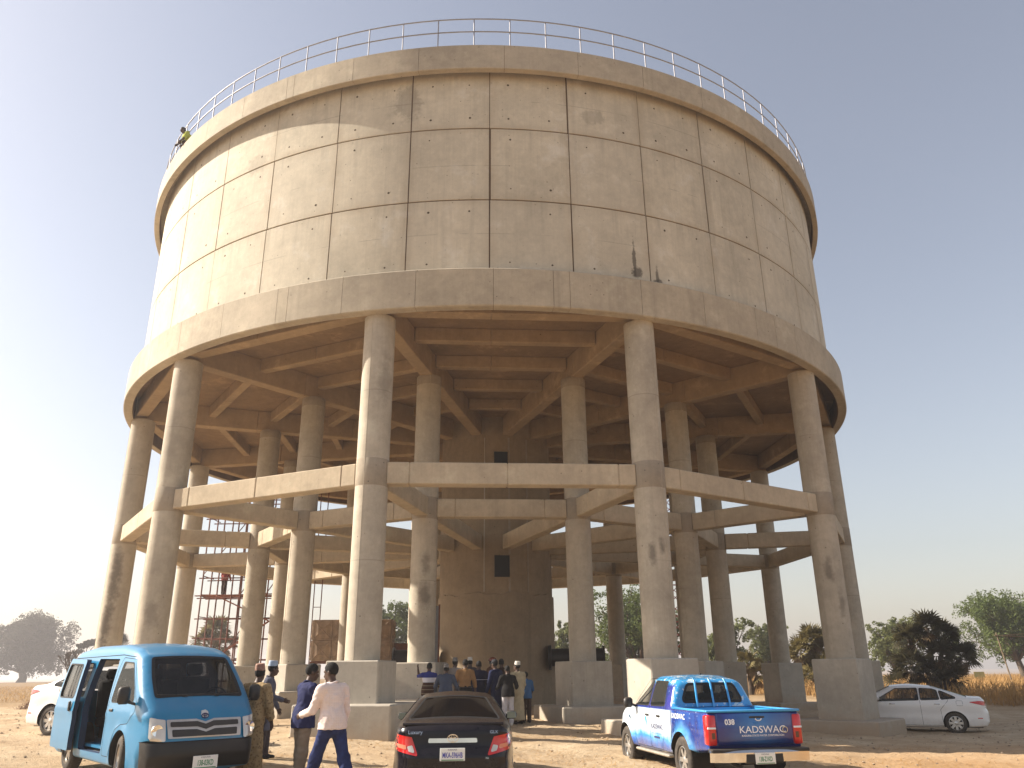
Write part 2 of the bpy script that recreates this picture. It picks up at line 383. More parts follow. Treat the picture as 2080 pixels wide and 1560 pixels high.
for k in range(12):
    a = PHI0+30*(k-.5); b = a+30
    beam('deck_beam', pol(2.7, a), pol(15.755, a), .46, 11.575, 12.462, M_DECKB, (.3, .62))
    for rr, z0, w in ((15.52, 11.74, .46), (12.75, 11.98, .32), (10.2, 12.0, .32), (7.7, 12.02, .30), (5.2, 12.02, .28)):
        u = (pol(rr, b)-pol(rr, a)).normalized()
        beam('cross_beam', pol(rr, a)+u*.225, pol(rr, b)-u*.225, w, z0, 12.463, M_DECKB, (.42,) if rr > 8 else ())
    # tie beams half way up the columns
    u = (pol(R_COL, b)-pol(R_COL, a)).normalized()
    beam('tie_beam', pol(R_COL, a)+u*.42, pol(R_COL, b)-u*.42, .46, 6.48, 7.11, M_BEAM, (.09, .48, .93))
    u = (pol(R_IN, b)-pol(R_IN, a)).normalized()
    beam('tie_beam', pol(R_IN, a)+u*.40, pol(R_IN, b)-u*.40, .44, 6.48, 7.11, M_BEAM, (.14, .83))
    beam('radial_beam', pol(R_IN+.42, a), pol(R_COL-.42, a), .46, 6.482, 7.108, M_BEAM, (.22,))
    beam('radial_beam', pol(2.5, a), pol(R_IN-.42, a), .44, 6.482, 7.108, M_BEAM, (.78,))
# --- columns on pedestals and footings
def column_mesh(r, z0, z1, seams, n=40):
    m = MB(); m.lathe([(r, z0), (r, z1)], n)
    for a in seams:
        d = Vector((math.sin(R(a)), -math.cos(R(a)), 0)); t_ = Vector((math.cos(R(a)), math.sin(R(a)), 0))
        q = [d*(r-.02)+t_*.012, d*(r+.007)+t_*.005, d*(r+.007)-t_*.005, d*(r-.02)-t_*.012]
        m.add([v+Vector((0, 0, z)) for z in (z0, z1) for v in q], [(0, 1, 5, 4), (1, 2, 6, 5), (2, 3, 7, 6)])
    return auto_smooth(m.mesh(), 30)
seam_sets = [(-8, 172), (22, 202), (8, 188), (-30, 150)]
cm_out = [column_mesh(.462, 1.7, 11.6, s) for s in seam_sets]; cm_in = [column_mesh(.44, 1.7, 11.6, s) for s in seam_sets]
m = MB(); m.lathe([(.461, 6.40), (.467, 6.41), (.467, 7.17), (.461, 7.18)], 40); band_o = auto_smooth(m.mesh(), 40)
m = MB(); m.lathe([(.439, 6.40), (.445, 6.41), (.445, 7.14), (.439, 7.15)], 40); band_i = auto_smooth(m.mesh(), 40)
m = MB(); m.lathe([(.439, 11.25), (.445, 11.26), (.445, 11.59), (.439, 11.6)], 40); band_t = auto_smooth(m.mesh(), 40)
def slab_top(x): return float(np.interp(x, [-16, -8, -4, -1, 2, 4, 10, 16], [1.0, .95, .78, .70, .50, .27, .03, -.05]))
for k in range(12):
    a = PHI0+30*(k-.5)
    for ring, (rc, cms, bd) in enumerate(((R_COL, cm_out, band_o), (R_IN, cm_in, band_i))):
        p = pol(rc, a); c = obj('column', cms[(k+ring) % 4], M_COL, tower, loc=p, rot=R(a))
        obj('joint_band', bd, M_BAND, c)
        if ring: obj('joint_band', band_t, M_BAND, c)
        zt = slab_top(TX+p.x); m = MB(); m.cbox(-.71, .71, -.71, .71, zt-.04, 1.80, .03); obj('pedestal', m.mesh(), M_FOOT, c)
        zb = min(g0(TX+p.x+dx, TY+p.y+dy) for dx in (-1.5, 0, 1.5) for dy in (-1.5, 0, 1.5))
        m = MB(); m.cbox(-1.28, 1.28, -1.28, 1.28, min(zb, zt-.5)-.25, zt, .035)
        obj('footing', m.mesh(), M_FOOT, c)
# --- central shaft
core = obj('core_shaft', None, None, tower, loc=CX)
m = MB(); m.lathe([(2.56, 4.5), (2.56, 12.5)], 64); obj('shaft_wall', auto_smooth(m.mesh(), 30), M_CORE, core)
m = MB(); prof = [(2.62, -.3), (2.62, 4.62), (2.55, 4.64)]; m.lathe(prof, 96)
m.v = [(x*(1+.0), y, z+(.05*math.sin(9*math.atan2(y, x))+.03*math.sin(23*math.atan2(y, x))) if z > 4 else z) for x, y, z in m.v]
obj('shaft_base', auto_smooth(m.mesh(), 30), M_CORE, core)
for (a, z0, z1, w) in ((7.2, 5.30, 6.22, .66), (6.4, 9.95, 10.83, .62)):
    Mx = Matrix.Rotation(R(a), 4, 'Z')
    m = MB(); m.box(-w/2, w/2, -2.575, -2.2, z0, z1, Mx); h = obj('hatch_opening', m.mesh(), M_DARK, core)  # solid block, its dark colour stands in for the shaded hollow
    m = MB()
    for q in ((-w/2-.05, -w/2, z0-.05, z1+.05), (w/2, w/2+.05, z0-.05, z1+.05), (-w/2, w/2, z1, z1+.05), (-w/2, w/2, z0-.05, z0)): m.box(q[0], q[1], -2.60, -2.45, q[2], q[3], Mx)
    obj('hatch_frame', m.mesh(), M_CORE, h)
# vertical formwork rib and drain line on the shaft
for a, w, mt in ((-10, .05, M_FOOT), (14.5, .09, M_BAND), (34, .06, M_BAND)):
    m = MB(); m.box(-w/2, w/2, -2.585, -2.5, 4.7, 11.5, Matrix.Rotation(R(a), 4, 'Z')); obj('formwork_rib', m.mesh(), mt, core)
M_PIPE = simple('bitumen_pipe', (.018, .016, .016), .5, 0, .2)
M_RUST = simple('rusty_steel', (.16, .065, .035), .75, .2, .35, 5, bump=.2)
for (a, x0, x1) in ((-62, -2.5, -4.3), (62, 2.3, 4.6)):
    sgn = -1 if x1 < 0 else 1
    m = MB(); m.tube((x0, -1.5, 2.05), (x1, -1.7, 2.05), .36, n=24); pp = obj('outlet_pipe', auto_smooth(m.mesh(), 40), M_PIPE, core)
    m = MB(); m.tube((x0-.02*sgn, -1.5, 2.05), (x0+.10*sgn, -1.51, 2.05), .50, n=24); m.tube((x1-.05*sgn, -1.7, 2.05), (x1+.02*sgn, -1.7, 2.05), .46, n=24); obj('flange', auto_smooth(m.mesh(), 40), M_PIPE if sgn < 0 else M_PIPE, pp)
# ================================================================== GROUND
def axis(lo, hi, step, far):
    a = list(np.arange(lo, hi+1e-6, step)); d = step
    x = a[-1]
    while x < far: d *= 1.22; x += d; a.append(x)
    x = a[0]; d = step; pre = []
    while x > -far: d *= 1.22; x -= d; pre.append(x)
    return np.array(pre[::-1]+a)
gx = axis(-22, 22, .16, 3000); gy = axis(3, 46, .16, 3000)
GX, GY = np.meshgrid(gx, gy)
def lump(x, y):
    return (.035*np.sin(x*1.1+.7*np.sin(y*.9))*np.sin(y*1.3+1.1*np.sin(x*.53)) + .018*np.sin(x*3.1+y*1.7+2*np.sin(y*.8))*np.sin(y*2.7-x*1.2) + .008*np.sin(x*7.3+3*np.sin(y*2.1))*np.sin(y*6.1+2*np.sin(x*1.9)))
near = np.exp(-np.maximum(0, np.hypot(GX, GY-20)-30)/10)
GZ = gz(GX, GY)+lump(GX, GY)*near + rng.normal(0, .006, GX.shape)*near
far_d = np.hypot(GX, GY)
GZ = GZ - np.clip(far_d-265, 0, 400)*.0105
nx, ny = len(gx), len(gy)
I = np.arange(nx*ny).reshape(ny, nx)
F = np.stack([I[:-1, :-1], I[:-1, 1:], I[1:, 1:], I[1:, :-1]], -1).reshape(-1, 4)
t = NT('dry_earth'); p = t.pos(); q = t.xyz(p)
n1 = t.noise(p, .22, 6, .6); n2 = t.noise(p, 1.4, 6, .65); n3 = t.noise(p, 9, 5, .7); n4 = t.noise(p, 45, 3, .6)
sand = t.mix(t.ramp(n2, .3, .72), (.41, .295, .185), (.60, .475, .32))
sand = t.mix(t.math('MULTIPLY', t.ramp(n1, .45, .68), .6), sand, (.37, .235, .125))
# orange lateritic soil towards the right foreground
ox = t.math('MULTIPLY', t.ramp(t.math('ADD', q[0], t.math('MULTIPLY', n2, 4.0)), 6.0, 10.5), t.ramp(q[1], 22, 15))
sand = t.mix(t.math('MULTIPLY', ox, .8), sand, (.45, .235, .085))
sand = t.mix(t.math('MULTIPLY', t.ramp(n3, .54, .72), .6), sand, (.20, .13, .075))
sand = t.mix(t.math('MULTIPLY', t.ramp(n4, .62, .75), .35), sand, (.55, .45, .32))
# trodden dry stubble beyond the site
dist = t.n('ShaderNodeVectorMath', operation='DISTANCE'); t.l(p, dist.inputs[0]); dist.inputs[1].default_value = (0, 26, 0)
fld = t.ramp(t.math('ADD', dist.outputs['Value'], t.math('MULTIPLY', n1, 14.0)), 30, 44)
stub = t.mix(t.ramp(n3, .35, .7), (.20, .125, .06), (.34, .225, .11))
t.base(t.mix(fld, sand, stub)); t.set(rough=.95, spec=.1)
t.bump(t.math('ADD', t.math('MULTIPLY', n3, 1.0), t.math('MULTIPLY', n4, .45)), .95, .05)
ground = obj('ground', mesh_from(np.stack([GX, GY, GZ], -1).reshape(-1, 3), F, True), t.m, kind='structure')
def gzz(x, y):
    """height of the ground sheet itself"""
    d = math.hypot(x, y); nr = math.exp(-max(0, math.hypot(x, y-20)-30)/10)
    return g0(x, y)+float(lump(np.array(x), np.array(y)))*nr-min(max(d-265, 0), 400)*.0105
# ================================================================== VEHICLES: tools
def fillet(pts, seg=.05):
    """closed outline (x, z, radius) -> dense closed polyline"""
    n = len(pts); out = []
    for i in range(n):
        p0, p1, p2 = [np.array(pts[j][:2], float) for j in (i-1, i, (i+1) % n)]; r = pts[i][2] if len(pts[i]) > 2 else .03
        a, b = p0-p1, p2-p1; la, lb = np.linalg.norm(a), np.linalg.norm(b); a /= la; b /= lb
        ang = math.acos(max(-1, min(1, float(a@b))))
        if r <= 0 or ang > math.pi-.02: out.append(p1); continue
        d = min(r/math.tan(ang/2), la*.48, lb*.48); rr = d*math.tan(ang/2)
        q0, q1 = p1+a*d, p1+b*d; k = max(2, int(math.ceil((math.pi-ang)*rr/.035)))
        bis = a+b; bis /= np.linalg.norm(bis); c = p1+bis*math.hypot(rr, d)
        t0 = math.atan2(*(q0-c)[::-1]); t1 = math.atan2(*(q1-c)[::-1]); dt = (t1-t0+math.pi) % (2*math.pi)-math.pi
        for j in range(k+1): out.append(c+rr*np.array([math.cos(t0+dt*j/k), math.sin(t0+dt*j/k)]))
    res = []
    for i in range(len(out)):
        a, b = out[i], out[(i+1) % len(out)]; L = np.linalg.norm(b-a)
        if L < 1e-5: continue
        k = max(1, int(math.ceil(L/seg)))
        for j in range(k): res.append(a+(b-a)*j/k)
    return np.array(res)
def inpoly(P, poly):
    x, y = P[:, 0], P[:, 1]; c = np.zeros(len(P), bool); n = len(poly); j = n-1
    for i in range(n):
        xi, yi = poly[i]; xj, yj = poly[j]
        t_ = ((yi > y) != (yj > y)) & (x < (xj-xi)*(y-yi)/((yj-yi) if yj != yi else 1e-12)+xi); c ^= t_; j = i
    return c
def polydist(P, poly):
    """distance to a closed polyline, index of the nearest edge and position along it"""
    A = np.asarray(poly); B = np.roll(A, -1, 0); best = np.full(len(P), 1e9); bi = np.zeros(len(P), int); bt = np.zeros(len(P))
    for i in range(len(A)):
        d = B[i]-A[i]; L = d@d+1e-15; t_ = np.clip(((P-A[i])@d)/L, 0, 1); q = P-(A[i]+t_[:, None]*d); dd = np.hypot(q[:, 0], q[:, 1])
        m_ = dd < best; best[m_] = dd[m_]; bi[m_] = i; bt[m_] = t_[m_]
    return best, bi, bt
def rpoly(pts, r=.05, seg=.06): return fillet([(x, z, r) for x, z in pts], seg)
def circle_poly(cx, cz, r, n=40): return np.array([(cx+r*math.cos(2*math.pi*i/n), cz+r*math.sin(2*math.pi*i/n)) for i in range(n)])
def triangulate(outline, cuts, step, extra=None):
    """outline and cut polygons -> verts, tris"""
    V = [tuple(p) for p in outline]; E = [(i, (i+1) % len(outline)) for i in range(len(outline))]
    for c in cuts:
        b = len(V); V += [tuple(p) for p in c]; E += [(b+i, b+(i+1) % len(c)) for i in range(len(c))]
    lo = outline.min(0); hi = outline.max(0); g = []
    ys = np.arange(lo[1]+step*.5, hi[1], step*.87)
    for j, y in enumerate(ys):
        xs = np.arange(lo[0]+(step*.5 if j % 2 else step), hi[0], step); g += [(x, y) for x in xs]
    G = np.array(g) if g else np.zeros((0, 2))
    if extra is not None and len(extra): G = np.concatenate([G, extra])
    if len(G):
        keep = inpoly(G, outline); G = G[keep]
        d, _, _ = polydist(G, outline); G = G[d > .003]
        for c in cuts:
            if len(G): d, _, _ = polydist(G, c); G = G[d > min(.02, step*.35)]
        V += [tuple(p) for p in G]
    r = delaunay_2d_cdt([Vector(v) for v in V], E, [], 0, 1e-6)
    P = np.array([(v.x, v.y) for v in r[0]]); T = np.array([f for f in r[2] if len(f) == 3])
    cen = P[T].mean(1); T = T[inpoly(cen, outline)]
    return P, T
class Shell:
    def __init__(s, prof, W0, rad, crown=lambda x, z: .02, flare=None, seg=.05):
        s.P = fillet(prof, seg); s.W0 = W0; s.rad = rad; s.crown = crown; s.flare = flare or (lambda x, z: 0*x)
        d = np.roll(s.P, -1, 0)-s.P; L = np.hypot(d[:, 0], d[:, 1]); s.S = np.concatenate([[0], np.cumsum(L)]); s.L = s.S[-1]
        T = np.roll(s.P, -1, 0)-np.roll(s.P, 1, 0); T /= np.hypot(T[:, 0], T[:, 1])[:, None]
        area = .5*np.sum(s.P[:, 0]*np.roll(s.P[:, 1], -1)-np.roll(s.P[:, 0], -1)*s.P[:, 1]); sg = 1 if area > 0 else -1
        s.N = np.stack([T[:, 1]*sg, -T[:, 0]*sg], 1)         # outward
        s.rP = np.array([rad(x, z) for x, z in s.P])
        k = np.exp(-.5*(np.arange(-9, 10)/4.0)**2); k /= k.sum(); n = len(s.rP)
        s.rP = np.array([(s.rP[np.arange(i-9, i+10) % n]*k).sum() for i in range(n)])
    def s_at(s, x, z):
        d, i, t_ = polydist(np.array([[x, z]]), s.P); return float(s.S[i[0]]+t_[0]*(s.S[i[0]+1]-s.S[i[0]]))
    def y(s, XZ):
        XZ = np.asarray(XZ, float); d, i, t_ = polydist(XZ, s.P); j = (i+1) % len(s.P)
        r = s.rP[i]*(1-t_)+s.rP[j]*t_; dd = np.minimum(d, r)
        return s.W0(XZ[:, 0], XZ[:, 1])-r+np.sqrt(np.maximum(r*r-(r-dd)**2, 0))+s.flare(XZ[:, 0], XZ[:, 1])*np.clip(d/.05, 0, 1)
    def side(s, cuts, sgn=1, step=.09):
        """cuts: list of (name, polygon). returns dict name -> (verts, tris); 'body' is what no cut claims"""
        ex = []
        for f in (.04, .12, .25, .42, .62, .85):
            ex.append(s.P-s.N*(s.rP*f)[:, None])
        ex = np.concatenate(ex); d, _, _ = polydist(ex, s.P); fr = np.repeat(np.array((.04, .12, .25, .42, .62, .85)), len(s.P)); ex = ex[d > np.tile(s.rP, 6)*fr*.93]
        P, T = triangulate(s.P, [c for _, c in cuts], step, ex)
        Y = s.y(P); X3 = np.stack([P[:, 0], sgn*Y, P[:, 1]], 1); cen = P[T].mean(1)
        own = np.full(len(T), -1)
        for k, (_, c) in enumerate(cuts): own[inpoly(cen, c)] = k
        if sgn > 0: T = T[:, ::-1]
        out = {}
        for k in range(-1, len(cuts)):
            n_ = 'body' if k < 0 else cuts[k][0]; t_ = T[own == k]
            if len(t_): out.setdefault(n_, []).append(t_)
        return {n_: compact(X3, np.concatenate(t_)) for n_, t_ in out.items()}
    def pt(s, sv, t_):
        """point of the strip at arc length sv, cross position t in -1..1"""
        sv = np.asarray(sv) % s.L; i = np.clip(np.searchsorted(s.S, sv, 'right')-1, 0, len(s.P)-1); f = (sv-s.S[i])/(s.S[i+1]-s.S[i]); j = (i+1) % len(s.P)
        p = s.P[i]*(1-f)[:, None]+s.P[j]*f[:, None]; n_ = s.N[i]*(1-f)[:, None]+s.N[j]*f[:, None]
        r = s.rP[i]*(1-f)+s.rP[j]*f; Y = s.W0(p[:, 0], p[:, 1])-r
        c = s.crown(p[:, 0], p[:, 1], t_) if s.crown.__code__.co_argcount == 3 else s.crown(p[:, 0], p[:, 1])*(1-t_**2)
        q = p+n_*np.asarray(c)[:, None]
        return np.stack([q[:, 0], Y*t_, q[:, 1]], 1)
    def strip(s, cuts, s0=None, s1=None, nt=15):
        """the band round the outline; cuts: (name, polygon in (s, t))"""
        sv = s.S[:-1]; s0 = 0 if s0 is None else s0; s1 = s.L if s1 is None else s1
        m_ = (sv >= s0-1e-9) & (sv <= s1+1e-9); sv = sv[m_]
        if s1 > s.L-1e-9: sv = np.append(sv, s.L)
        tt = np.linspace(-1, 1, nt)
        outl = np.array([(a, -1) for a in sv]+[(sv[-1], t_) for t_ in tt[1:-1]]+[(a, 1) for a in sv[::-1]]+[(sv[0], t_) for t_ in tt[::-1][1:-1]])
        ex = np.array([(a, t_) for a in sv[1:-1] for t_ in tt[1:-1]])
        V = outl; C = [c for _, c in cuts]
        vv = [tuple(p) for p in outl]; E = [(i, (i+1) % len(outl)) for i in range(len(outl))]
        for c in C:
            b = len(vv); vv += [tuple(p) for p in c]; E += [(b+i, b+(i+1) % len(c)) for i in range(len(c))]
            if len(ex): d, _, _ = polydist(ex, c); ex = ex[d > .015]
        vv += [tuple(p) for p in ex]
        r = delaunay_2d_cdt([Vector(v) for v in vv], E, [], 0, 1e-6)
        P = np.array([(v.x, v.y) for v in r[0]]); T = np.array([f for f in r[2] if len(f) == 3]); cen = P[T].mean(1)
        ok = (cen[:, 0] > sv[0]) & (cen[:, 0] < sv[-1]) & (np.abs(cen[:, 1]) < 1); T = T[ok]; cen = cen[ok]
        own = np.full(len(T), -1)
        for k, c in enumerate(C): own[inpoly(cen, c)] = k
        X3 = s.pt(np.minimum(P[:, 0], s.L-1e-7), np.clip(P[:, 1], -1, 1))
        n_ = np.cross(X3[T[:, 1]]-X3[T[:, 0]], X3[T[:, 2]]-X3[T[:, 0]]); cc = X3[T].mean(1)
        i = np.clip(np.searchsorted(s.S, cen[:, 0], 'right')-1, 0, len(s.P)-1); nn = s.N[i]
        flip = (n_[:, 0]*nn[:, 0]+n_[:, 2]*nn[:, 1]) < 0; T[flip] = T[flip][:, ::-1]
        out = {}
        for k in range(-1, len(C)):
            q = T[own == k]
            if len(q): out.setdefault('body' if k < 0 else cuts[k][0], []).append(q)
        return {k: compact(X3, np.concatenate(q)) for k, q in out.items()}
    def on_side(s, XZ, sgn=1, off=.004):
        XZ = np.asarray(XZ, float); return np.stack([XZ[:, 0], sgn*(s.y(XZ)+off), XZ[:, 1]], 1)
def compact(X, T):
    u, inv = np.unique(T.ravel(), return_inverse=True); return X[u], inv.reshape(-1, T.shape[1])
def join(parts):
    V, F, b = [], [], 0
    for v, f in parts: V.append(v); F.append(f+b); b += len(v)
    return np.concatenate(V), np.concatenate(F)
def weld(v, f, thick=0.0, ang=40, eps=2e-4):
    me = mesh_from(v, f); bm = bmesh.new(); bm.from_mesh(me); bmesh.ops.remove_doubles(bm, verts=bm.verts, dist=eps)
    bm.to_mesh(me); bm.free(); auto_smooth(me, ang); return me
def ribbon(pts, w, nrm, closed=False):
    """flat band of width w along 3-D points; nrm: outward normals"""
    pts = np.asarray(pts); n = len(pts); nrm = np.asarray(nrm); nrm = np.broadcast_to(nrm, pts.shape)
    t_ = (np.roll(pts, -1, 0)-np.roll(pts, 1, 0)) if closed else np.gradient(pts, axis=0)
    b = np.cross(nrm, t_); b /= np.linalg.norm(b, axis=1)[:, None]+1e-9
    v = np.concatenate([pts+b*w/2, pts-b*w/2]); k = n if closed else n-1
    f = np.array([(i, (i+1) % n, n+(i+1) % n, n+i) for i in range(k)])
    return v, f
def side_line(sh, pts, sgn, w=.010, off=.003, closed=False, seg=.05):
    """a thin band following the flank"""
    q = [np.array(p, float) for p in pts]; out = []
    for a, b in zip(q, q[1:]+([q[0]] if closed else [])):
        k = max(1, int(np.linalg.norm(b-a)/seg)); out += [a+(b-a)*i/k for i in range(k)]
    if not closed: out.append(q[-1])
    return ribbon(sh.on_side(np.array(out), sgn, off), w, (0, sgn, 0), closed)
from mathutils.bvhtree import BVHTree
def cast_patch(bvh, poly, axis, off, sgn=1, step=.05, r=.015):
    """outline laid on the bodywork by casting along an axis: axis 0 -> poly is (y, z); sgn=1 from the front, -1 from the rear"""
    Pp, T = triangulate(rpoly(poly, r, .035), [], step); X = []
    for a, b in Pp:
        h = bvh.ray_cast(Vector((6*sgn, a, b)), Vector((-sgn, 0, 0)))
        X.append((h[0].x+off*sgn if h[0] is not None else np.nan, a, b))
    X = np.array(X); bad = np.isnan(X[:, 0])
    if bad.any(): X[bad, 0] = np.nanmin(X[:, 0]*sgn)*sgn
    n_ = np.cross(X[T[:, 1]]-X[T[:, 0]], X[T[:, 2]]-X[T[:, 0]]); fl = n_[:, 0]*sgn < 0; T[fl] = T[fl][:, ::-1]
    return X, T
def bvh_of(parts):
    v, f = join(parts); return BVHTree.FromPolygons(v.tolist(), f.tolist())
def wheel_parts(parent, loc, rotz, r, w, rim_r, spokes, rim_mat, tyre_mat, dark_mat, steer=0.0, name='wheel'):
    """wheel whose outer face looks along local -Y"""
    wh = obj(name, None, None, parent, loc=loc, rot=rotz+steer)
    M = Matrix.Rotation(R(90), 4, 'X')          # axis -> -Y
    m = MB(); h = w/2
    m.lathe([(rim_r, -h*.8), (rim_r+.02, -h), (r-.035, -h), (r-.008, -h+.02), (r, -h+.045), (r, h-.045), (r-.008, h-.02), (r-.035, h), (rim_r+.02, h), (rim_r, h*.8)], 40, M)
    for k in range(40):
        a = 2*math.pi*k/40
        for q in (-h*.75, h*.35): m.box(r-.004, r+.006, -.012, .012, q, q+h*.4, M @ Matrix.Rotation(a, 4, 'Z'))
    obj('tyre', auto_smooth(m.mesh(), 40), tyre_mat, wh)
    m = MB(); m.lathe([(rim_r*1.0, h*.82), (rim_r*.94, h*.86), (rim_r*.90, h*.55), (rim_r*.88, -h*.5)], 40, M)
    for k in range(spokes):
        A = M @ Matrix.Rotation(2*math.pi*k/spokes, 4, 'Z')
        m.prism([(.05, -.035), (rim_r*.93, -.036*rim_r/.2), (rim_r*.93, .036*rim_r/.2), (.05, .035)], h*.45, h*.70, A)
    m.lathe([(0, h*.78), (.045, h*.76), (.065, h*.68), (.07, h*.4)], 20, M)
    obj('rim', auto_smooth(m.mesh(), 35), rim_mat, wh)
    m = MB(); m.lathe([(0, h*.2), (rim_r*.86, h*.2)], 24, M); obj('brake_disc', m.mesh(), dark_mat, wh)
    return wh
def well(sh, cx, cz, r, sgn, depth=.32):
    """dark inside of a wheel arch"""
    n = 22; xz = np.array([(cx+r*math.cos(a), cz+r*math.sin(a)) for a in np.linspace(-.35, math.pi+.35, n)])
    a = sh.on_side(xz, sgn, -.004); b = a.copy(); b[:, 1] -= sgn*depth
    f = [(i, i+1, n+i+1, n+i) for i in range(n-1)]; v = np.concatenate([a, b, [[cx, b[:, 1].mean(), cz]]])
    f4 = np.array(f); tri = np.array([(n+i, n+i+1, 2*n, 2*n) for i in range(n-1)])
    return v, np.concatenate([f4, tri])
_fonts = {}
def text_mesh(body, size, depth=.0, bold=0.0, squeeze=1.0):
    cu = bpy.data.curves.new('lettering', 'FONT'); cu.body = body; cu.size = size; cu.align_x = 'CENTER'; cu.align_y = 'CENTER'; cu.extrude = depth; cu.offset = bold; cu.resolution_u = 3
    o = bpy.data.objects.new('lettering', cu); col.objects.link(o)
    dg = bpy.context.evaluated_depsgraph_get(); me = bpy.data.meshes.new_from_object(o.evaluated_get(dg))
    bpy.data.objects.remove(o); bpy.data.curves.remove(cu)
    if squeeze != 1.0:
        for v in me.vertices: v.co.x *= squeeze
    me.materials.clear()
    return me
def text_on(name, body, size, mat, parent, M, **kw):
    me = text_mesh(body, size, **kw); me.transform(M); return obj(name, me, mat, parent)
def text_flank(name, body, size, mat, parent, sh, cx, cz, sgn, squeeze=1.0, bold=0.0, off=.006, slope=0.0):
    """lettering laid on the flank so that it reads from outside"""
    me = text_mesh(body, size, squeeze=squeeze, bold=bold)
    bm = bmesh.new(); bm.from_mesh(me); bmesh.ops.triangulate(bm, faces=bm.faces); bm.to_mesh(me); bm.free()
    P = np.array([v.co[:2] for v in me.vertices]); XZ = np.stack([cx-sgn*P[:, 0], cz+P[:, 1]-sgn*slope*P[:, 0]], 1)
    Q = sh.on_side(XZ, sgn, off)
    for v, q in zip(me.vertices, Q): v.co = q
    return obj(name, me, mat, parent)
def frame(o, x, y, z=(0, 0, 1)):
    """matrix whose local x,y lie along the given directions at o"""
    x = Vector(x).normalized(); y = Vector(y).normalized(); zz = x.cross(y)
    return Matrix(((x.x, y.x, zz.x, o[0]), (x.y, y.y, zz.y, o[1]), (x.z, y.z, zz.z, o[2]), (0, 0, 0, 1)))

# ---- vehicle materials
def paint(name, c, rough=.25, dust=.35, var=.04, metal=0.0, dirt=.5, coat=.4, spec=.45):
    t = NT(name); p = t.oco(); N = t.xyz(t.n('ShaderNodeNewGeometry').outputs['Normal'])[2]; z = t.xyz(p)[2]
    cc = t.mix(t.ramp(t.noise(p, 2.5, 4), .3, .7), tuple(x*(1-var) for x in c), tuple(min(1, x*(1+var)) for x in c))
    k = t.math('MULTIPLY', t.math('MULTIPLY', t.ramp(N, .25, 1.0), dust), t.ramp(t.noise(p, 4, 6, .7), .2, .75))
    k2 = t.math('MULTIPLY', t.math('MULTIPLY', t.ramp(z, .75, .25), dirt), t.ramp(t.noise(p, 6, 6, .7), .3, .7))
    k = t.math('MAXIMUM', k, k2)
    t.base(t.mix(k, cc, (.40, .31, .21))); t.set(rough=t.math('ADD', rough, t.math('MULTIPLY', k, .55)), coat=coat, spec=spec, metal=metal)
    t.b.inputs['Coat Roughness'].default_value = .07
    return t.m
def glass(name, tint=(.10, .115, .115), opacity=.55, rough=.03, spec=.35):
    """tinted car glass: partly see-through film over a glossy surface"""
    t = NT(name); t.base(tint); t.set(rough=rough, spec=spec)
    tr = t.n('ShaderNodeBsdfTransparent'); mx = t.n('ShaderNodeMixShader'); fr = t.n('ShaderNodeFresnel'); fr.inputs[0].default_value = 1.5
    k = t.math('ADD', opacity, t.math('MULTIPLY', fr.outputs[0], .4), clamp=True)
    t.l(k, mx.inputs[0]); t.l(tr.outputs[0], mx.inputs[1]); t.l(t.b.outputs[0], mx.inputs[2]); t.l(mx.outputs[0], t.out.inputs[0])
    return t.m
M_TYRE = simple('dusty_tyre', (.055, .046, .038), .9, var=.4, scale=9, dust=.5)
M_ALLOY = simple('alloy_rim', (.55, .53, .50), .35, .8, .1)
M_CHROME = simple('chrome', (.75, .74, .72), .12, 1.0, .05)
M_BLACKP = simple('black_plastic', (.022, .021, .021), .45, var=.2, dust=.3)
M_BUMPER = simple('black_bumper', (.010, .010, .011), .4, var=.2, dust=.12)
M_MIRROR = simple('mirror_glass', (.16, .22, .24), .08, .6)
M_RUBBER = simple('black_rubber', (.014, .013, .013), .7, var=.1)
M_UNDER = simple('underbody', (.02, .018, .016), .95, var=.2)
M_GAP = simple('panel_gap', (.012, .012, .015), .9, var=.1)
M_REDLENS = simple('red_lens', (.55, .02, .018), .12, var=.1, coat=.8)
M_CLEARLENS = simple('clear_lens', (.62, .58, .52), .12, .35, var=.1, coat=.8)
M_AMBER = simple('amber_lens', (.70, .25, .04), .15, var=.1, coat=.6)
M_PLATE = simple('plate_white', (.80, .80, .77), .35, var=.04, scale=3)
M_PLGREEN = simple('plate_green', (.03, .22, .09), .5)
M_PLBLUE = simple('plate_blue', (.05, .06, .40), .5)
M_INT = simple('interior_dark', (.03, .028, .03), .85, var=.2)
M_INTL = simple('interior_cream', (.42, .37, .27), .85, var=.12)
M_WHITELET = simple('white_lettering', (.80, .82, .86), .45, var=.03)
M_NAVYLET = simple('navy_lettering', (.03, .035, .12), .45, var=.05)
M_GLASS_DK = glass('dark_glass', (.005, .005, .006), .92, .05, .18)
M_GLASS_MD = glass('tinted_glass', (.02, .023, .022), .45)
M_GLASS_LT = glass('clear_glass', (.05, .055, .052), .22)
def plate(parent, M, txt, top, mat, w=.36, h=.17, name='number_plate'):
    m = MB(); m.cbox(-w/2, w/2, -h/2, h/2, -.006, .004, .004, M); pl = obj(name, m.mesh(), M_PLATE, parent)
    T = M @ Matrix.Translation((0, -.012, .0055)); text_on('lettering', txt, .100, mat, pl, T, squeeze=.56, bold=.0022)
    T = M @ Matrix.Translation((0, .062, .0055)); text_on('lettering', top, .032, M_NAVYLET, pl, T)
    m = MB(); m.add([M @ Vector(v) for v in ((-.16, -.078, .0055), (.16, -.078, .0055), (.16, -.066, .0055), (-.16, -.066, .0055))], [(0, 1, 2, 3)]); obj('plate_stripe', m.mesh(), M_PLGREEN, pl)
    return pl
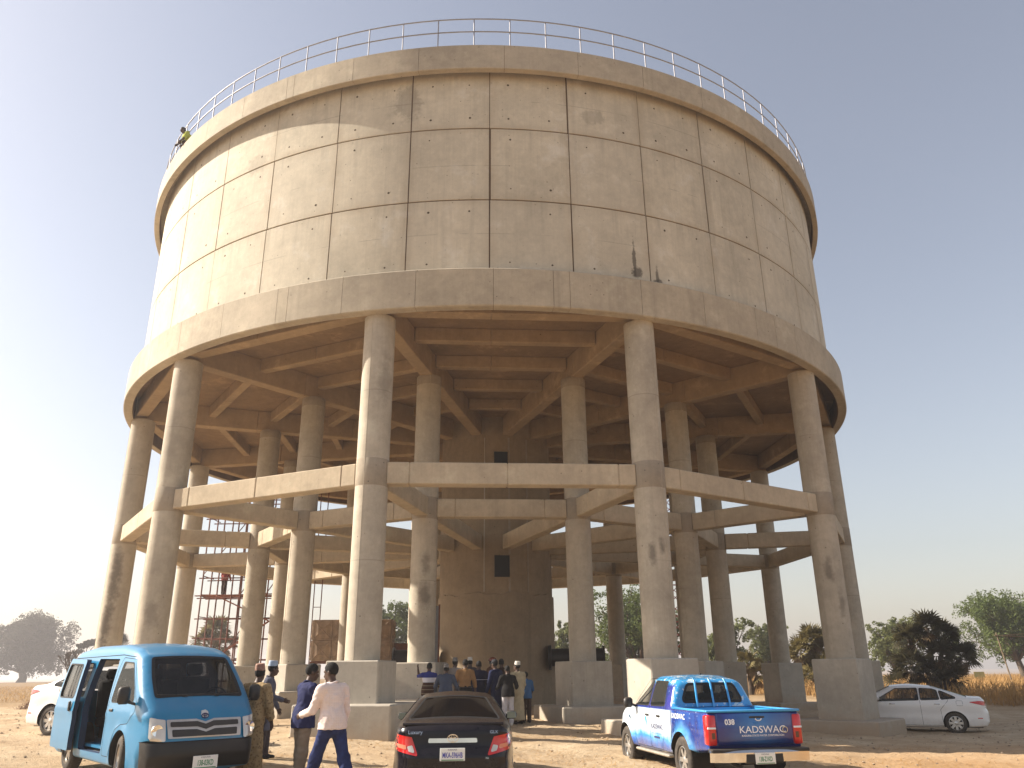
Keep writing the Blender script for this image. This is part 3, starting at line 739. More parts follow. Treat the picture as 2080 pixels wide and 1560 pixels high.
def oval_badge(parent, M, w, h, mat, name='emblem'):
    m = MB()
    def ring(cx, cy, a, b, r):
        m.path([M @ Vector((cx+a*math.cos(q), cy+b*math.sin(q), .006)) for q in np.linspace(0, 2*math.pi, 28)[:-1]], r, 6, closed=True)
    ring(0, 0, w/2, h/2, .006); ring(0, h*.02, w*.13, h*.44, .005); ring(0, h*.24, w*.36, h*.2, .005)
    return obj(name, auto_smooth(m.mesh(), 60), mat, parent)
# ================================================================== BLUE MINIBUS
M_VAN = paint('van_blue', (.006, .18, .365), .3, .14, .05, 0, .12)
M_VANJAMB = simple('van_jamb', (.012, .03, .075), .6, var=.2)
def build_van(x, y, z, rz):
    t_ = thing('minibus', 'light blue minibus with its side door slid open, parked at the left', 'minibus', (x, y, z), rz)
    prof = [(-2.28, .28, .08), (-2.36, .42, .05), (-2.36, .66, .04), (-2.33, 1.1, .3), (-2.22, 1.72, .5), (-2.08, 1.90, .18), (-1.2, 1.965, 2), (.3, 1.955, 2), (1.0, 1.89, 1.2), (1.34, 1.775, .25),
            (1.98, 1.155, .3), (2.17, .98, .35), (2.27, .76, .2), (2.32, .60, .06), (2.34, .42, .12), (2.27, .22, .06), (1.9, .20, .05), (-2.0, .24, .05)]
    def W0(X, Z):
        w = .845-.02*np.clip((.55-Z)/.3, 0, 1)**2
        w = w-.155*np.clip((Z-1.02)/.93, 0, 1)**1.35
        w = w-.10*np.clip((X-1.55)/.8, 0, 1)**2-.03*np.clip((-1.8-X)/.5, 0, 1)**2
        w = w+.012*np.exp(-((Z-.92)/.05)**2)
        return w
    def rad(X, Z):
        if Z < .32: return .05
        if Z > 1.84: return .15
        if X > 1.2: return .16
        return .10
    fl = lambda X, Z: .018*np.exp(-((np.hypot(X-1.28, Z-.36)-.40)/.05)**2)*(Z > .2)+.018*np.exp(-((np.hypot(X+1.29, Z-.36)-.40)/.05)**2)*(Z > .2)
    sh = Shell(prof, W0, rad, lambda X, Z, T: (.03*(1-T**2)+np.clip((.9-X)/.4, 0, 1)*np.clip((X+2.0)/.3, 0, 1)*(Z > 1.8)*.005*(np.cos(T*math.pi*7)-1)*np.clip((.95-np.abs(T))/.1, 0, 1)), fl)
    A1 = circle_poly(1.28, .36, .37); A2 = circle_poly(-1.29, .36, .37)
    dfw = rpoly([(.62, 1.10), (1.66, 1.10), (1.52, 1.30), (1.16, 1.66), (.70, 1.68)], .05)
    dwo = rpoly([(.52, .34), (.86, .34), (1.02, .72), (1.25, .80), (1.5, .82), (1.74, .98), (1.74, 1.10), (1.22, 1.715), (.62, 1.75), (.55, 1.6)], .05)
    opening = rpoly([(-.72, .36), (.46, .36), (.50, 1.05), (.44, 1.73), (-.62, 1.75), (-.74, 1.0)], .05)
    qwin = rpoly([(-2.12, 1.16), (-.86, 1.16), (-.84, 1.68), (-2.0, 1.68)], .07)
    swin = rpoly([(-.66, 1.12), (.40, 1.12), (.36, 1.68), (-.60, 1.68)], .07)
    bside = np.array([(1.98, .05), (2.6, .05), (2.6, .60), (2.02, .60)])
    right = sh.side([('front_door', dwo), ('fglass', dfw), ('opening', opening), ('quarter_window', qwin), ('bumper', bside), ('gone', A1), ('gone', A2)], -1)
    left = sh.side([('front_door', dwo), ('fglass', dfw), ('sliding_window', swin), ('quarter_window', qwin), ('bumper', bside), ('gone', A1), ('gone', A2)], 1)
    s0 = sh.s_at(1.40, 1.73); s1 = sh.s_at(1.96, 1.185)
    sa, sb = sorted((s0, s1)); top_s = s0
    ws = rpoly([(sa, -.97), (sb, -1.0), (sb, 1.0), (sa, .97)], .05, .06)
    ws[:, 1] = np.clip(ws[:, 1], -.985, .985)
    r0, r1 = sorted((sh.s_at(-2.31, 1.22), sh.s_at(-2.2, 1.76))); rw = rpoly([(r0, -.85), (r1, -.85), (r1, .85), (r0, .85)], .05)
    b0 = sh.s_at(2.315, .60); b1 = sh.s_at(2.27, .22); bs = sorted((b0, b1))
    bump = np.array([(bs[0], -1.01), (bs[1], -1.01), (bs[1], 1.01), (bs[0], 1.01)])
    st = sh.strip([('windshield', ws), ('rear_window', rw), ('bumper', bump)])
    body = weld(*join([right['body'], left['body'], st['body']])); bo = obj('body', body, M_VAN, t_)
    gl = {'windshield': st['windshield'], 'rear_window': st['rear_window'], 'quarter_window': right['quarter_window']}
    obj('windshield', weld(*st['windshield']), glass('windshield_glass', (.008, .010, .012), .62), t_)
    obj('rear_window', weld(*st['rear_window']), M_GLASS_MD, t_)
    for q in (right, left): obj('quarter_window', weld(*q['quarter_window']), M_GLASS_MD, t_)
    obj('sliding_window', weld(*left['sliding_window']), M_GLASS_MD, t_)
    for q, sg in ((right, -1), (left, 1)):
        d = obj('front_door', weld(*q['front_door']), M_VAN, t_); obj('window_pane', weld(*q['fglass']), M_GLASS_LT if sg < 0 else M_GLASS_MD, d)
        v, f = side_line(sh, dfw, sg, .022, .002, True); obj('window_seal', mesh_from(v, f), M_RUBBER, d)
        v, f = side_line(sh, dwo, sg, .009, .0015, True); obj('door_gap', mesh_from(v, f), M_GAP, d)
        h = sh.on_side([(.66, .985), (.80, .985)], sg, .02); m = MB(); m.cbox(.65, .80, min(h[0, 1]*1, h[0, 1]-.03*sg), max(h[0, 1], h[0, 1]-.03*sg), .965, 1.005, .01); obj('handle', m.mesh(), M_BLACKP, d)
        for c in (1.28, -1.29): obj('wheel_well', mesh_from(*well(sh, c, .36, .375, sg)), M_UNDER, t_)
    v, f = side_line(sh, [(-2.15, 1.775), (.55, 1.79), (1.2, 1.745)], -1, .012, .002); obj('gutter', mesh_from(v, f), M_GAP, t_)
    v, f = join([side_line(sh, qwin, -1, .02, .002, True), side_line(sh, qwin, 1, .02, .002, True)]); obj('window_seal', mesh_from(v, f), M_RUBBER, t_)
    # windshield seal
    P = sh.pt(ws[:, 0], ws[:, 1]); v, f = ribbon(P+np.array([.004, 0, .004]), .05, (.7, 0, .7), True); obj('windshield_seal', mesh_from(v, f), M_RUBBER, t_)
    # bumper, grille, lamps
    obj('bumper', weld(*join([st['bumper'], right['bumper'], left['bumper']])), M_BUMPER, t_)
    def fx(z): # x of the front at height z
        c = sh.P[(sh.P[:, 0] > 1.6)]; i = np.argsort(c[:, 1]); return float(np.interp(z, c[i, 1], c[i, 0]))
    bvh = bvh_of([right['body'], left['body'], right['bumper'], left['bumper'], st['body'], st['bumper']])
    def fpatch(poly, off): return cast_patch(bvh, poly, 0, off, 1)
    gv = [(-.5, .855), (-.12, .855), (0, .815), (.12, .855), (.5, .855), (.5, .79), (.12, .785), (0, .745), (-.12, .785), (-.5, .79)]
    obj('grille_frame', weld(*fpatch([(-.55, .885), (-.13, .885), (0, .845), (.13, .885), (.55, .885), (.53, .64), (-.53, .64)], .012)), simple('grille_silver', (.50, .47, .44), .35, .5), t_)
    g = obj('grille', weld(*fpatch(gv, .018)), M_BLACKP, t_)
    obj('grille', weld(*fpatch([(-.48, .755), (-.13, .75), (0, .71), (.13, .75), (.48, .755), (.47, .66), (-.47, .66)], .018)), M_BLACKP, t_)
    for sg in (-1, 1):
        hl = obj('headlight', weld(*cast_patch(bvh, [(sg*.57, .61), (sg*.57, .885), (sg*.68, .90), (sg*.765, .925), (sg*.77, .66), (sg*.74, .61)], 0, .03, 1, .025)), M_CLEARLENS, t_)
        c = Vector((fx(.75)+.005, sg*.68, .75)); m = MB(); m.lathe([(0, .0), (.05, .012), (.075, .016), (.08, .0)], 20, frame(c, (0, 1, 0), (0, 0, 1))); obj('bulb_reflector', auto_smooth(m.mesh(), 60), M_CHROME, hl)
    v, f = fpatch([(-.815, .592), (.815, .592), (.815, .602), (-.815, .602)], .01); obj('bumper_gap', mesh_from(v, f), M_GAP, t_)
    m = MB(); c = (fx(.915)+.012, .0, .92); m.lathe([(0, .02), (.05, .018), (.085, .006), (.09, 0)], 9, frame(c, (0, 1, 0), (-.35, 0, .93))); e = obj('emblem', m.mesh(), simple('emblem_silver', (.62, .60, .56), .4, .4), t_)
    oval_badge(e, frame((c[0]+.022, 0, .92), (0, 1, 0), (-.35, 0, .93)), .10, .07, M_NAVYLET, 'emblem_ring')
    plate(t_, frame((fx(.40)+.045, .02, .315), (0, 1, 0), (0, 0, 1)), '138-03KD', 'KADUNA', M_PLGREEN)
    for sg, s_ in ((-1, .3), (1, -.4)):
        m = MB(); m.tube((1.92, sg*.10+.3*sg, 1.165), (2.0+.02, sg*.2, 1.19), .008, n=6); m.tube((1.99, sg*.2, 1.2), (1.93, sg*.62, 1.215), .01, n=6); obj('wiper', m.mesh(), M_BLACKP, t_)
    for q, sg in ((right, -1), (left, 1)):
        v, f = join([q['body'], q['front_door']]); v = v.copy(); v[:, 1] -= sg*.035; v = v; k = v[f].mean(1)[:, 2] < 1.80; obj('side_lining', weld(v, f[k][:, ::-1]), M_INT, t_)
    # mirrors
    for sg in (-1, 1):
        m = MB(); m.cbox(1.62, 1.72, -.085, .085, 1.09, 1.33, .035, Matrix.Translation((0, sg*1.00, 0))); m.tube((1.68, sg*.93, 1.12), (1.70, sg*.80, 1.08), .02, n=8); obj('mirror', auto_smooth(m.mesh(), 50), M_BLACKP, t_)
    # the open sliding door, run back along the flank
    dpoly = rpoly([(-.74, .34), (.47, .34), (.51, 1.05), (.45, 1.74), (-.62, 1.77), (-.76, 1.0)], .06)
    dw = rpoly([(-.62, 1.14), (.38, 1.14), (.34, 1.66), (-.56, 1.68)], .08)
    Pp, T = triangulate(dpoly, [dw], .09); cen = Pp[T].mean(1); inside = inpoly(cen, dw)
    Y = sh.W0(Pp[:, 0], Pp[:, 1])
    X3 = np.stack([Pp[:, 0], -Y, Pp[:, 1]], 1); sd = obj('sliding_door', None, None, t_, loc=(-1.22, -.13, .0), rot=R(-2.0))
    skin = compact(X3, T[~inside]); obj('door_skin', weld(*skin), M_VAN, sd)
    inn = X3.copy(); inn[:, 1] += .07; v, f = compact(inn, T[~inside][:, ::-1]); obj('door_lining', weld(v, f), M_VANJAMB, sd)
    e0 = np.stack([dpoly[:, 0], -sh.W0(dpoly[:, 0], dpoly[:, 1]), dpoly[:, 1]], 1); e1 = e0.copy(); e1[:, 1] += .07; n = len(e0)
    obj('door_edge', auto_smooth(mesh_from(np.concatenate([e0, e1]), [(i, (i+1) % n, n+(i+1) % n, n+i) for i in range(n)]), 40), M_VANJAMB, sd)
    pane = compact(X3+np.array([0, .02, 0]), T[inside]); obj('door_window', weld(*pane), M_GLASS_MD, sd)
    m = MB()
    for xx in (-.12, .08): m.box(xx, xx+.035, -.735, -.70, 1.15, 1.66)
    m.v = [(vx, -float(sh.W0(np.array([vx]), np.array([vz]))[0])+.012+(.02 if i % 2 else 0), vz) for i, (vx, vy, vz) in enumerate(m.v)]
    obj('sash_bar', m.mesh(), M_RUBBER, sd)
    v, f = ribbon(np.stack([dw[:, 0], -sh.W0(dw[:, 0], dw[:, 1])-.003, dw[:, 1]], 1), .025, (0, -1, 0), True); obj('window_seal', mesh_from(v, f), M_RUBBER, sd)
    m = MB(); m.cbox(.28, .36, -.89, -.855, .93, 1.09, .015); obj('handle', m.mesh(), M_BLACKP, sd)
    # door frame of the opening, floor, step, seats, lining
    e0 = sh.on_side(opening, -1, 0); e1 = e0.copy(); e1[:, 1] += .10; n = len(e0)
    obj('door_jamb', auto_smooth(mesh_from(np.concatenate([e0, e1]), [(i, n+i, n+(i+1) % n, (i+1) % n) for i in range(n)]), 40), M_VANJAMB, t_)
    m = MB(); m.box(-2.2, 1.9, -.72, .78, .40, .44); fl_ = obj('floor', m.mesh(), M_VAN, t_)
    m = MB(); m.box(-.7, .45, -.80, -.55, .30, .34)
    for k in range(10): m.box(-.68+.11*k, -.62+.11*k, -.795, -.56, .34, .352)
    obj('step', m.mesh(), simple('step_plate', (.45, .45, .45), .4, .6), t_)
    lin = sh.strip([('x', rpoly([(sh.s_at(-2.2, 1.8), -1), (sh.s_at(1.0, 1.89), -1), (sh.s_at(1.0, 1.89), 1), (sh.s_at(-2.2, 1.8), 1)], .0, .1))])
    if 'x' in lin:
        v, f = lin['x']; v = v.copy(); v[:, 2] -= .05; obj('headlining', weld(v, f[:, ::-1]), M_INTL, t_)
    def seat(name, x0, y0, y1, z0=.44, back=.95, mt=M_INT):
        s_ = obj(name, None, None, t_); m = MB(); m.cbox(x0-.22, x0+.24, y0, y1, z0+.18, z0+.34, .04); m.box(x0-.15, x0+.15, y0+.08, y1-.08, z0, z0+.18); obj('cushion', auto_smooth(m.mesh(), 40), mt, s_)
        m = MB(); m.cbox(-.06, .06, y0, y1, 0, back-.28, .05, Matrix.Translation((x0-.2, 0, z0+.3)) @ Matrix.Rotation(R(-10), 4, 'Y')); obj('backrest', auto_smooth(m.mesh(), 40), mt, s_)
        m = MB(); yc = (y0+y1)/2; m.cbox(-.05, .05, yc-.13, yc+.13, back-.27, back-.08, .04, Matrix.Translation((x0-.2, 0, z0+.3)) @ Matrix.Rotation(R(-10), 4, 'Y')); obj('headrest', auto_smooth(m.mesh(), 40), mt, s_)
    for yy in (-.70, .12): seat('seat', 1.0, yy, yy+.54, .50)
    for xr in (-.1, -.95, -1.75):
        for yy in (-.28, .22): seat('seat', xr, yy, yy+.48)
    m = MB(); m.cbox(1.55, 1.98, -.74, .74, .78, 1.10, .08); obj('dashboard', m.mesh(), M_INT, t_)
    m = MB(); m.path([Vector((1.48, .42, 1.12))+Vector((.08*math.cos(a), .19*math.sin(a), .17*math.cos(a))) for a in np.linspace(0, 2*math.pi, 25)[:-1]], .014, 6, closed=True); m.tube((1.48, .42, 1.12), (1.72, .42, .95), .02, n=6); obj('steering_wheel', m.mesh(), M_INT, t_)
    m = MB(); m.path([(1.22, .66, 1.62), (1.30, .66, 1.60), (1.40, .68, 1.42), (1.43, .69, 1.34)], .012, 6); obj('grab_handle', m.mesh(), M_INTL, t_)
    for sg in (-1, 1):
        for xw, stz in ((1.28, -12), (-1.29, 0)):
            wheel_parts(t_, (xw, sg*.74, .325), 0 if sg < 0 else math.pi, .325, .195, .20, 6, M_ALLOY, M_TYRE, M_UNDER, R(stz))
    m = MB(); m.box(-2.0, 1.9, -.62, .62, .22, .30); obj('underbody', m.mesh(), M_UNDER, t_)
    return t_
van = build_van(-6.05, 14.15, g0(-6.05, 14.15)+.03, R(-47.5))
# ================================================================== SALOON CARS
def build_saloon(name, label, x, y, z, rz, mat, kind, glassm, lens=True):
    """kind 0: wide dark saloon seen from behind; kind 1: compact white saloon"""
    t_ = thing(name, label, 'car', (x, y, z), rz)
    if kind == 0:
        prof = [(-2.30, .22, .06), (-2.40, .36, .06), (-2.41, .66, .10), (-2.345, .80, .12), (-2.33, .99, .06), (-2.27, 1.075, .05), (-1.74, 1.115, .3), (-.86, 1.405, .55), (-.2, 1.47, 1.5), (.42, 1.43, .6),
                (1.30, 1.02, .3), (1.9, .93, 1.2), (2.28, .76, .25), (2.38, .58, .15), (2.38, .36, .1), (2.25, .2, .06), (1.7, .18, .04), (-1.8, .20, .04)]
        wb = (1.40, -1.375); wr = .335; belt = .98; hw = .905; roofw = .585; rtop = 1.47
        win = [rpoly([(-1.55, 1.06), (-.50, 1.02), (-.50, 1.37), (-.80, 1.355)], .03), rpoly([(-.44, 1.02), (.95, .99), (.86, 1.05), (.30, 1.365), (-.44, 1.385)], .03)]
        dlines = [[(-1.05, .30), (-1.02, .75), (-1.25, 1.03)], [(-.47, .26), (-.47, 1.0)], [(.92, .28), (.98, .7), (.90, .98)]]
    else:
        prof = [(-2.20, .22, .06), (-2.31, .36, .06), (-2.33, .62, .10), (-2.27, .78, .12), (-2.25, .98, .06), (-2.18, 1.065, .06), (-1.78, 1.085, .3), (-.80, 1.40, .6), (-.1, 1.465, 1.5), (.45, 1.42, .6),
                (1.38, 1.0, .3), (1.9, .88, 1.0), (2.2, .70, .25), (2.29, .52, .15), (2.28, .34, .1), (2.15, .2, .06), (1.6, .18, .04), (-1.7, .20, .04)]
        wb = (1.36, -1.34); wr = .318; belt = .95; hw = .885; roofw = .575; rtop = 1.46
        win = [rpoly([(-1.52, 1.055), (-1.02, 1.02), (-.98, 1.30), (-1.10, 1.26)], .03), rpoly([(-.97, 1.02), (-.42, 1.0), (-.42, 1.365), (-.80, 1.345), (-.93, 1.30)], .03), rpoly([(-.36, 1.0), (.98, .96), (.88, 1.03), (.30, 1.355), (-.36, 1.37)], .03)]
        dlines = [[(-.98, .30), (-.96, .72), (-1.22, 1.0), (-1.0, 1.33)], [(-.39, .26), (-.39, 1.38)], [(.92, .28), (.98, .7), (.92, .96)]]
    def W0(X, Z):
        w = hw-.03*np.clip((.5-Z)/.3, 0, 1)**2-.012*np.clip((Z-.70)/.25, 0, 1)
        w = w-(hw-.012-roofw)*np.clip((Z-belt)/(rtop-belt), 0, 1)**1.15
        w = w-.15*np.clip((-1.55-X)/.85, 0, 1)**2-.19*np.clip((X-1.45)/.95, 0, 1)**2
        w = w+.014*np.exp(-((Z-.82)/.045)**2)-.012*np.exp(-((Z-.60)/.10)**2)
        return w
    def rad(X, Z):
        if Z < .30: return .06
        if X < -2.1 and Z < 1.0: return .20
        if X > 2.0: return .24
        if Z > 1.2: return .11
        return .09
    ar = wr+.045
    fl = lambda X, Z: sum(.016*np.exp(-((np.hypot(X-c, Z-wr)-ar)/.045)**2) for c in wb)*(Z > .2)
    sh = Shell(prof, W0, rad, lambda X, Z: .035+0*X, fl)
    cuts = [('w%d' % i, w) for i, w in enumerate(win)]+[('gone', circle_poly(c, wr, ar)) for c in wb]
    S = {sg: sh.side(cuts, sg) for sg in (-1, 1)}
    i0 = len(win)
    def srect(a, b, t0, t1, r=.05):
        q = sorted((sh.s_at(*a), sh.s_at(*b))); fa = sh.s_at(*a) < sh.s_at(*b)
        (ta, tb) = (t0, t1) if fa else (t1, t0); P = rpoly([(q[0], -ta), (q[1], -tb), (q[1], tb), (q[0], ta)], r, .06); P[:, 1] = np.clip(P[:, 1], -.985, .985); return P
    ka = prof[6]; kb = prof[7]
    rwin = srect((ka[0]+.02, ka[1]+.01), (kb[0]+.02, kb[1]-.005), .97, .95); fwin = srect((prof[9][0]+.03, prof[9][1]-.02), (prof[10][0]-.03, prof[10][1]+.015), .95, .97)
    st = sh.strip([('rear_window', rwin), ('windshield', fwin)])
    bo = obj('body', weld(*join([S[-1]['body'], S[1]['body'], st['body']])), mat, t_)
    bvh = bvh_of([S[-1]['body'], S[1]['body'], st['body']])
    obj('rear_window', weld(*st['rear_window']), glassm, t_); obj('windshield', weld(*st['windshield']), glassm, t_)
    for q, nrm in ((rwin, (-.5, 0, .86)), (fwin, (.5, 0, .86))):
        v, f = ribbon(sh.pt(q[:, 0], q[:, 1])+np.array(nrm)*.004, .03, nrm, True); obj('window_seal', mesh_from(v, f), M_RUBBER, t_)
    for sg in (-1, 1):
        for i, w in enumerate(win):
            obj('side_window', weld(*S[sg]['w%d' % i]), glassm, t_)
        v, f = join([side_line(sh, w, sg, .022, .002, True) for w in win]); obj('window_seal', mesh_from(v, f), M_RUBBER, t_)
        v, f = join([side_line(sh, d, sg, .008, .002) for d in dlines]+[side_line(sh, [(-1.05, .25), (.95, .25)], sg, .008, .002)]); obj('door_gap', mesh_from(v, f), M_GAP, t_)
        for hx in ((-.86, .52) if kind == 0 else (-.88, .45)):
            hy = sh.y(np.array([[hx, .88]]))[0]; m = MB(); m.cbox(hx-.09, hx+.09, min(sg*(hy-.01), sg*(hy+.025)), max(sg*(hy-.01), sg*(hy+.025)), .865, .90, .012); obj('handle', auto_smooth(m.mesh(), 50), mat if kind == 0 else M_CHROME, t_)
        for c in wb: obj('wheel_well', mesh_from(*well(sh, c, wr, ar+.004, sg)), M_UNDER, t_)
        for c in wb: wheel_parts(t_, (c, sg*(hw-.115), wr), 0 if sg < 0 else math.pi, wr, .20, wr*.66, 8 if kind else 7, M_ALLOY, M_TYRE, M_UNDER)
        # mirror
        m = MB(); yc = hw+.09; m.cbox(.80, .95, sg*yc-.10, sg*yc+.10, .99, 1.13, .045); m.tube((.92, sg*(hw-.08), .99), (.90, sg*(yc-.02), 1.02), .03, n=8); mi = obj('mirror', auto_smooth(m.mesh(), 50), M_BLACKP if kind == 0 else mat, t_)
        m = MB(); m.cbox(.793, .801, sg*yc-.082, sg*yc+.082, 1.005, 1.115, .003); obj('mirror_glass', m.mesh(), M_MIRROR, mi)
        # tail lamp: wraps the rear corner
        if kind == 0: poly = [(sg*.50, .67), (sg*.84, .74), (sg*.90, .84), (sg*.885, .965), (sg*.60, .92)]
        else: poly = [(sg*.48, .90), (sg*.52, .83), (sg*.70, .84), (sg*.70, .965), (sg*.52, .965)]
        X, T = cast_patch(bvh, poly, 0, .012, -1)
        tl = obj('tail_light', weld(X, T), M_REDLENS, t_)
        if kind == 0:
            X, T = cast_patch(bvh, [(sg*.545, .71), (sg*.64, .735), (sg*.665, .80), (sg*.59, .815)], 0, .018, -1); obj('reverse_lens', weld(X, T), M_CLEARLENS, tl)
            X, T = cast_patch(bvh, [(sg*.685, .815), (sg*.67, .755), (sg*.80, .78), (sg*.85, .84)], 0, .018, -1); obj('indicator_lens', weld(X, T), simple('pink_lens', (.62, .22, .14), .2, coat=.6), tl)
        else:
            sp = rpoly([(-2.235, .84), (-2.05, .885), (-1.76, .955), (-2.10, .985), (-2.235, .975)], .012, .04); P2, T2 = triangulate(sp, [], .05)
            X = sh.on_side(P2, sg, .016); T2 = T2[:, ::-1] if sg > 0 else T2; obj('lamp_wing', weld(X, T2), M_REDLENS, tl)
            sp = np.array([(-2.12, .46), (-1.98, .46), (-1.98, .485), (-2.12, .485)]); X = sh.on_side(sp, sg, .006); obj('side_reflector', mesh_from(X, [(0, 1, 2, 3)]), M_REDLENS, t_)
        X, T = cast_patch(bvh, [(sg*.45, .60), (sg*.78, .60), (sg*.80, .74), (sg*.55, .74)], 0, .01, 1); obj('headlight', weld(X, T), M_CLEARLENS, t_)
    X, T = cast_patch(bvh, [(-.44, .40), (.44, .40), (.40, .62), (-.40, .62)], 0, .008, 1); obj('grille', weld(X, T), M_BLACKP, t_)
    # boot: chrome bar, badge, plate, gaps
    def rx(zz, yy=0.0): h = bvh.ray_cast(Vector((-6, yy, zz)), Vector((1, 0, 0))); return h[0].x
    if kind == 0:
        X, T = cast_patch(bvh, [(-.36, .845), (.36, .845), (.35, .905), (-.35, .905)], 0, .022, -1); obj('chrome_bar', weld(X, T), M_CHROME, t_)
        oval_badge(t_, frame((rx(.90)-.035, 0, .905), (0, -1, 0), (0, 0, 1)), .15, .105, M_CHROME)
        plate(t_, frame((min(rx(.68), rx(.79), rx(.60))-.022, 0, .695), (0, -1, 0), (0, 0, 1)), 'MKA-596HB', 'KADUNA', M_PLBLUE)
        text_on('lettering', 'Luxury', .075, M_CHROME, t_, frame((rx(.99, .50)-.012, .55, .985), (0, -1, 0), (.25, 0, .97)), depth=.002)
        text_on('lettering', 'GLX', .06, M_CHROME, t_, frame((rx(.99, -.55)-.012, -.60, .98), (0, -1, 0), (.25, 0, .97)), depth=.002)
        text_on('lettering', 'XA', .035, M_CHROME, t_, frame((rx(.64, -.5)-.012, -.50, .64), (0, -1, 0), (.1, 0, 1)), depth=.002)
        seam = [(-.66, .70), (-.50, .585), (.50, .585), (.66, .70)]
        L = [((rx(b, a))-.004, a, b) for a, b in seam]; q = np.array(L); v, f = ribbon(q, .012, (-1, 0, 0)); obj('boot_gap', mesh_from(v, f), M_GAP, t_)
        m = MB(); m.cbox(-1.36, -1.26, -.15, .15, 1.13, 1.165, .012); obj('brake_light', m.mesh(), simple('brake_lens', (.5, .42, .35), .4), t_)
        # raised lip of the boot lid
        P = [Vector((-2.285+.05*(yy/.78)**2, yy, 1.088)) for yy in np.linspace(-.74, .74, 21)]; m = MB(); m.path(P, .022, 8); obj('boot_lip', auto_smooth(m.mesh(), 60), mat, t_)
    else:
        plate(t_, frame((rx(.80)-.012, 0, .80), (0, -1, 0), (0, 0, 1)), 'MKA-21KD', 'KADUNA', M_PLBLUE)
        m = MB(); m.cbox(-2.285, -2.26, -.40, .40, .905, .93, .006); obj('chrome_bar', m.mesh(), M_CHROME, t_)
        v, f = side_line(sh, rpoly([(-1.62, .84), (-1.44, .84), (-1.44, .99), (-1.62, .99)], .03), 1, .007, .002, True); obj('fuel_flap_gap', mesh_from(v, f), M_GAP, t_)
    # cabin
    m = MB(); m.box(-2.1, 2.0, -.62, .62, .18, .30); obj('underbody', m.mesh(), M_UNDER, t_)
    for yy in (-.62, .10):
        m = MB(); m.cbox(-.18, .36, yy, yy+.52, .40, .60, .05); m.cbox(-.07, .07, yy, yy+.52, .0, .62, .05, Matrix.Translation((-.22, 0, .56)) @ Matrix.Rotation(R(-14), 4, 'Y')); m.cbox(-.05, .05, yy+.13, yy+.39, .63, .82, .04, Matrix.Translation((-.22, 0, .56)) @ Matrix.Rotation(R(-14), 4, 'Y')); obj('seat', auto_smooth(m.mesh(), 40), M_INT, t_)
    m = MB(); m.cbox(-1.0, -.45, -.64, .64, .40, .60, .05); m.cbox(-.07, .07, -.64, .64, .0, .58, .05, Matrix.Translation((-1.05, 0, .55)) @ Matrix.Rotation(R(-20), 4, 'Y')); obj('seat', auto_smooth(m.mesh(), 40), M_INT, t_)
    m = MB(); m.box(-1.95, -1.2, -.68, .68, .98, 1.01); obj('parcel_shelf', m.mesh(), simple('shelf_cloth', (.10, .09, .075), .9), t_)
    m = MB(); m.cbox(.75, 1.35, -.70, .70, .70, .96, .06); obj('dashboard', m.mesh(), M_INT, t_)
    return t_
M_BLACKCAR = paint('midnight_paint', (.006, .005, .010), .2, .10, .1, 0, .05, .12, .3)
M_WHITECAR = paint('white_paint', (.78, .76, .73), .25, .15, .02, 0, .35)
black = build_saloon('saloon_car', 'black saloon car seen from behind, parked in the middle foreground', -1.02, 14.95, -.31, R(92.7), M_BLACKCAR, 0, M_GLASS_DK)
# the two white saloons
wr_x, wr_y = 14.5, 28.25
_h = R(155)
white_r = build_saloon('saloon_car', 'white saloon car standing in the tower shade at the right', wr_x+1.34*math.cos(_h), wr_y+.77*0+1.34*math.sin(_h), g0(wr_x, wr_y)-.04, _h, M_WHITECAR, 1, M_GLASS_MD)
_h = R(-22)
white_l = build_saloon('saloon_car', 'white saloon car half hidden behind the blue minibus', -10.2+1.34*math.cos(_h), 20.1+1.34*math.sin(_h), g0(-10.9, 19.8)+.0, _h, M_WHITECAR, 1, M_GLASS_MD)
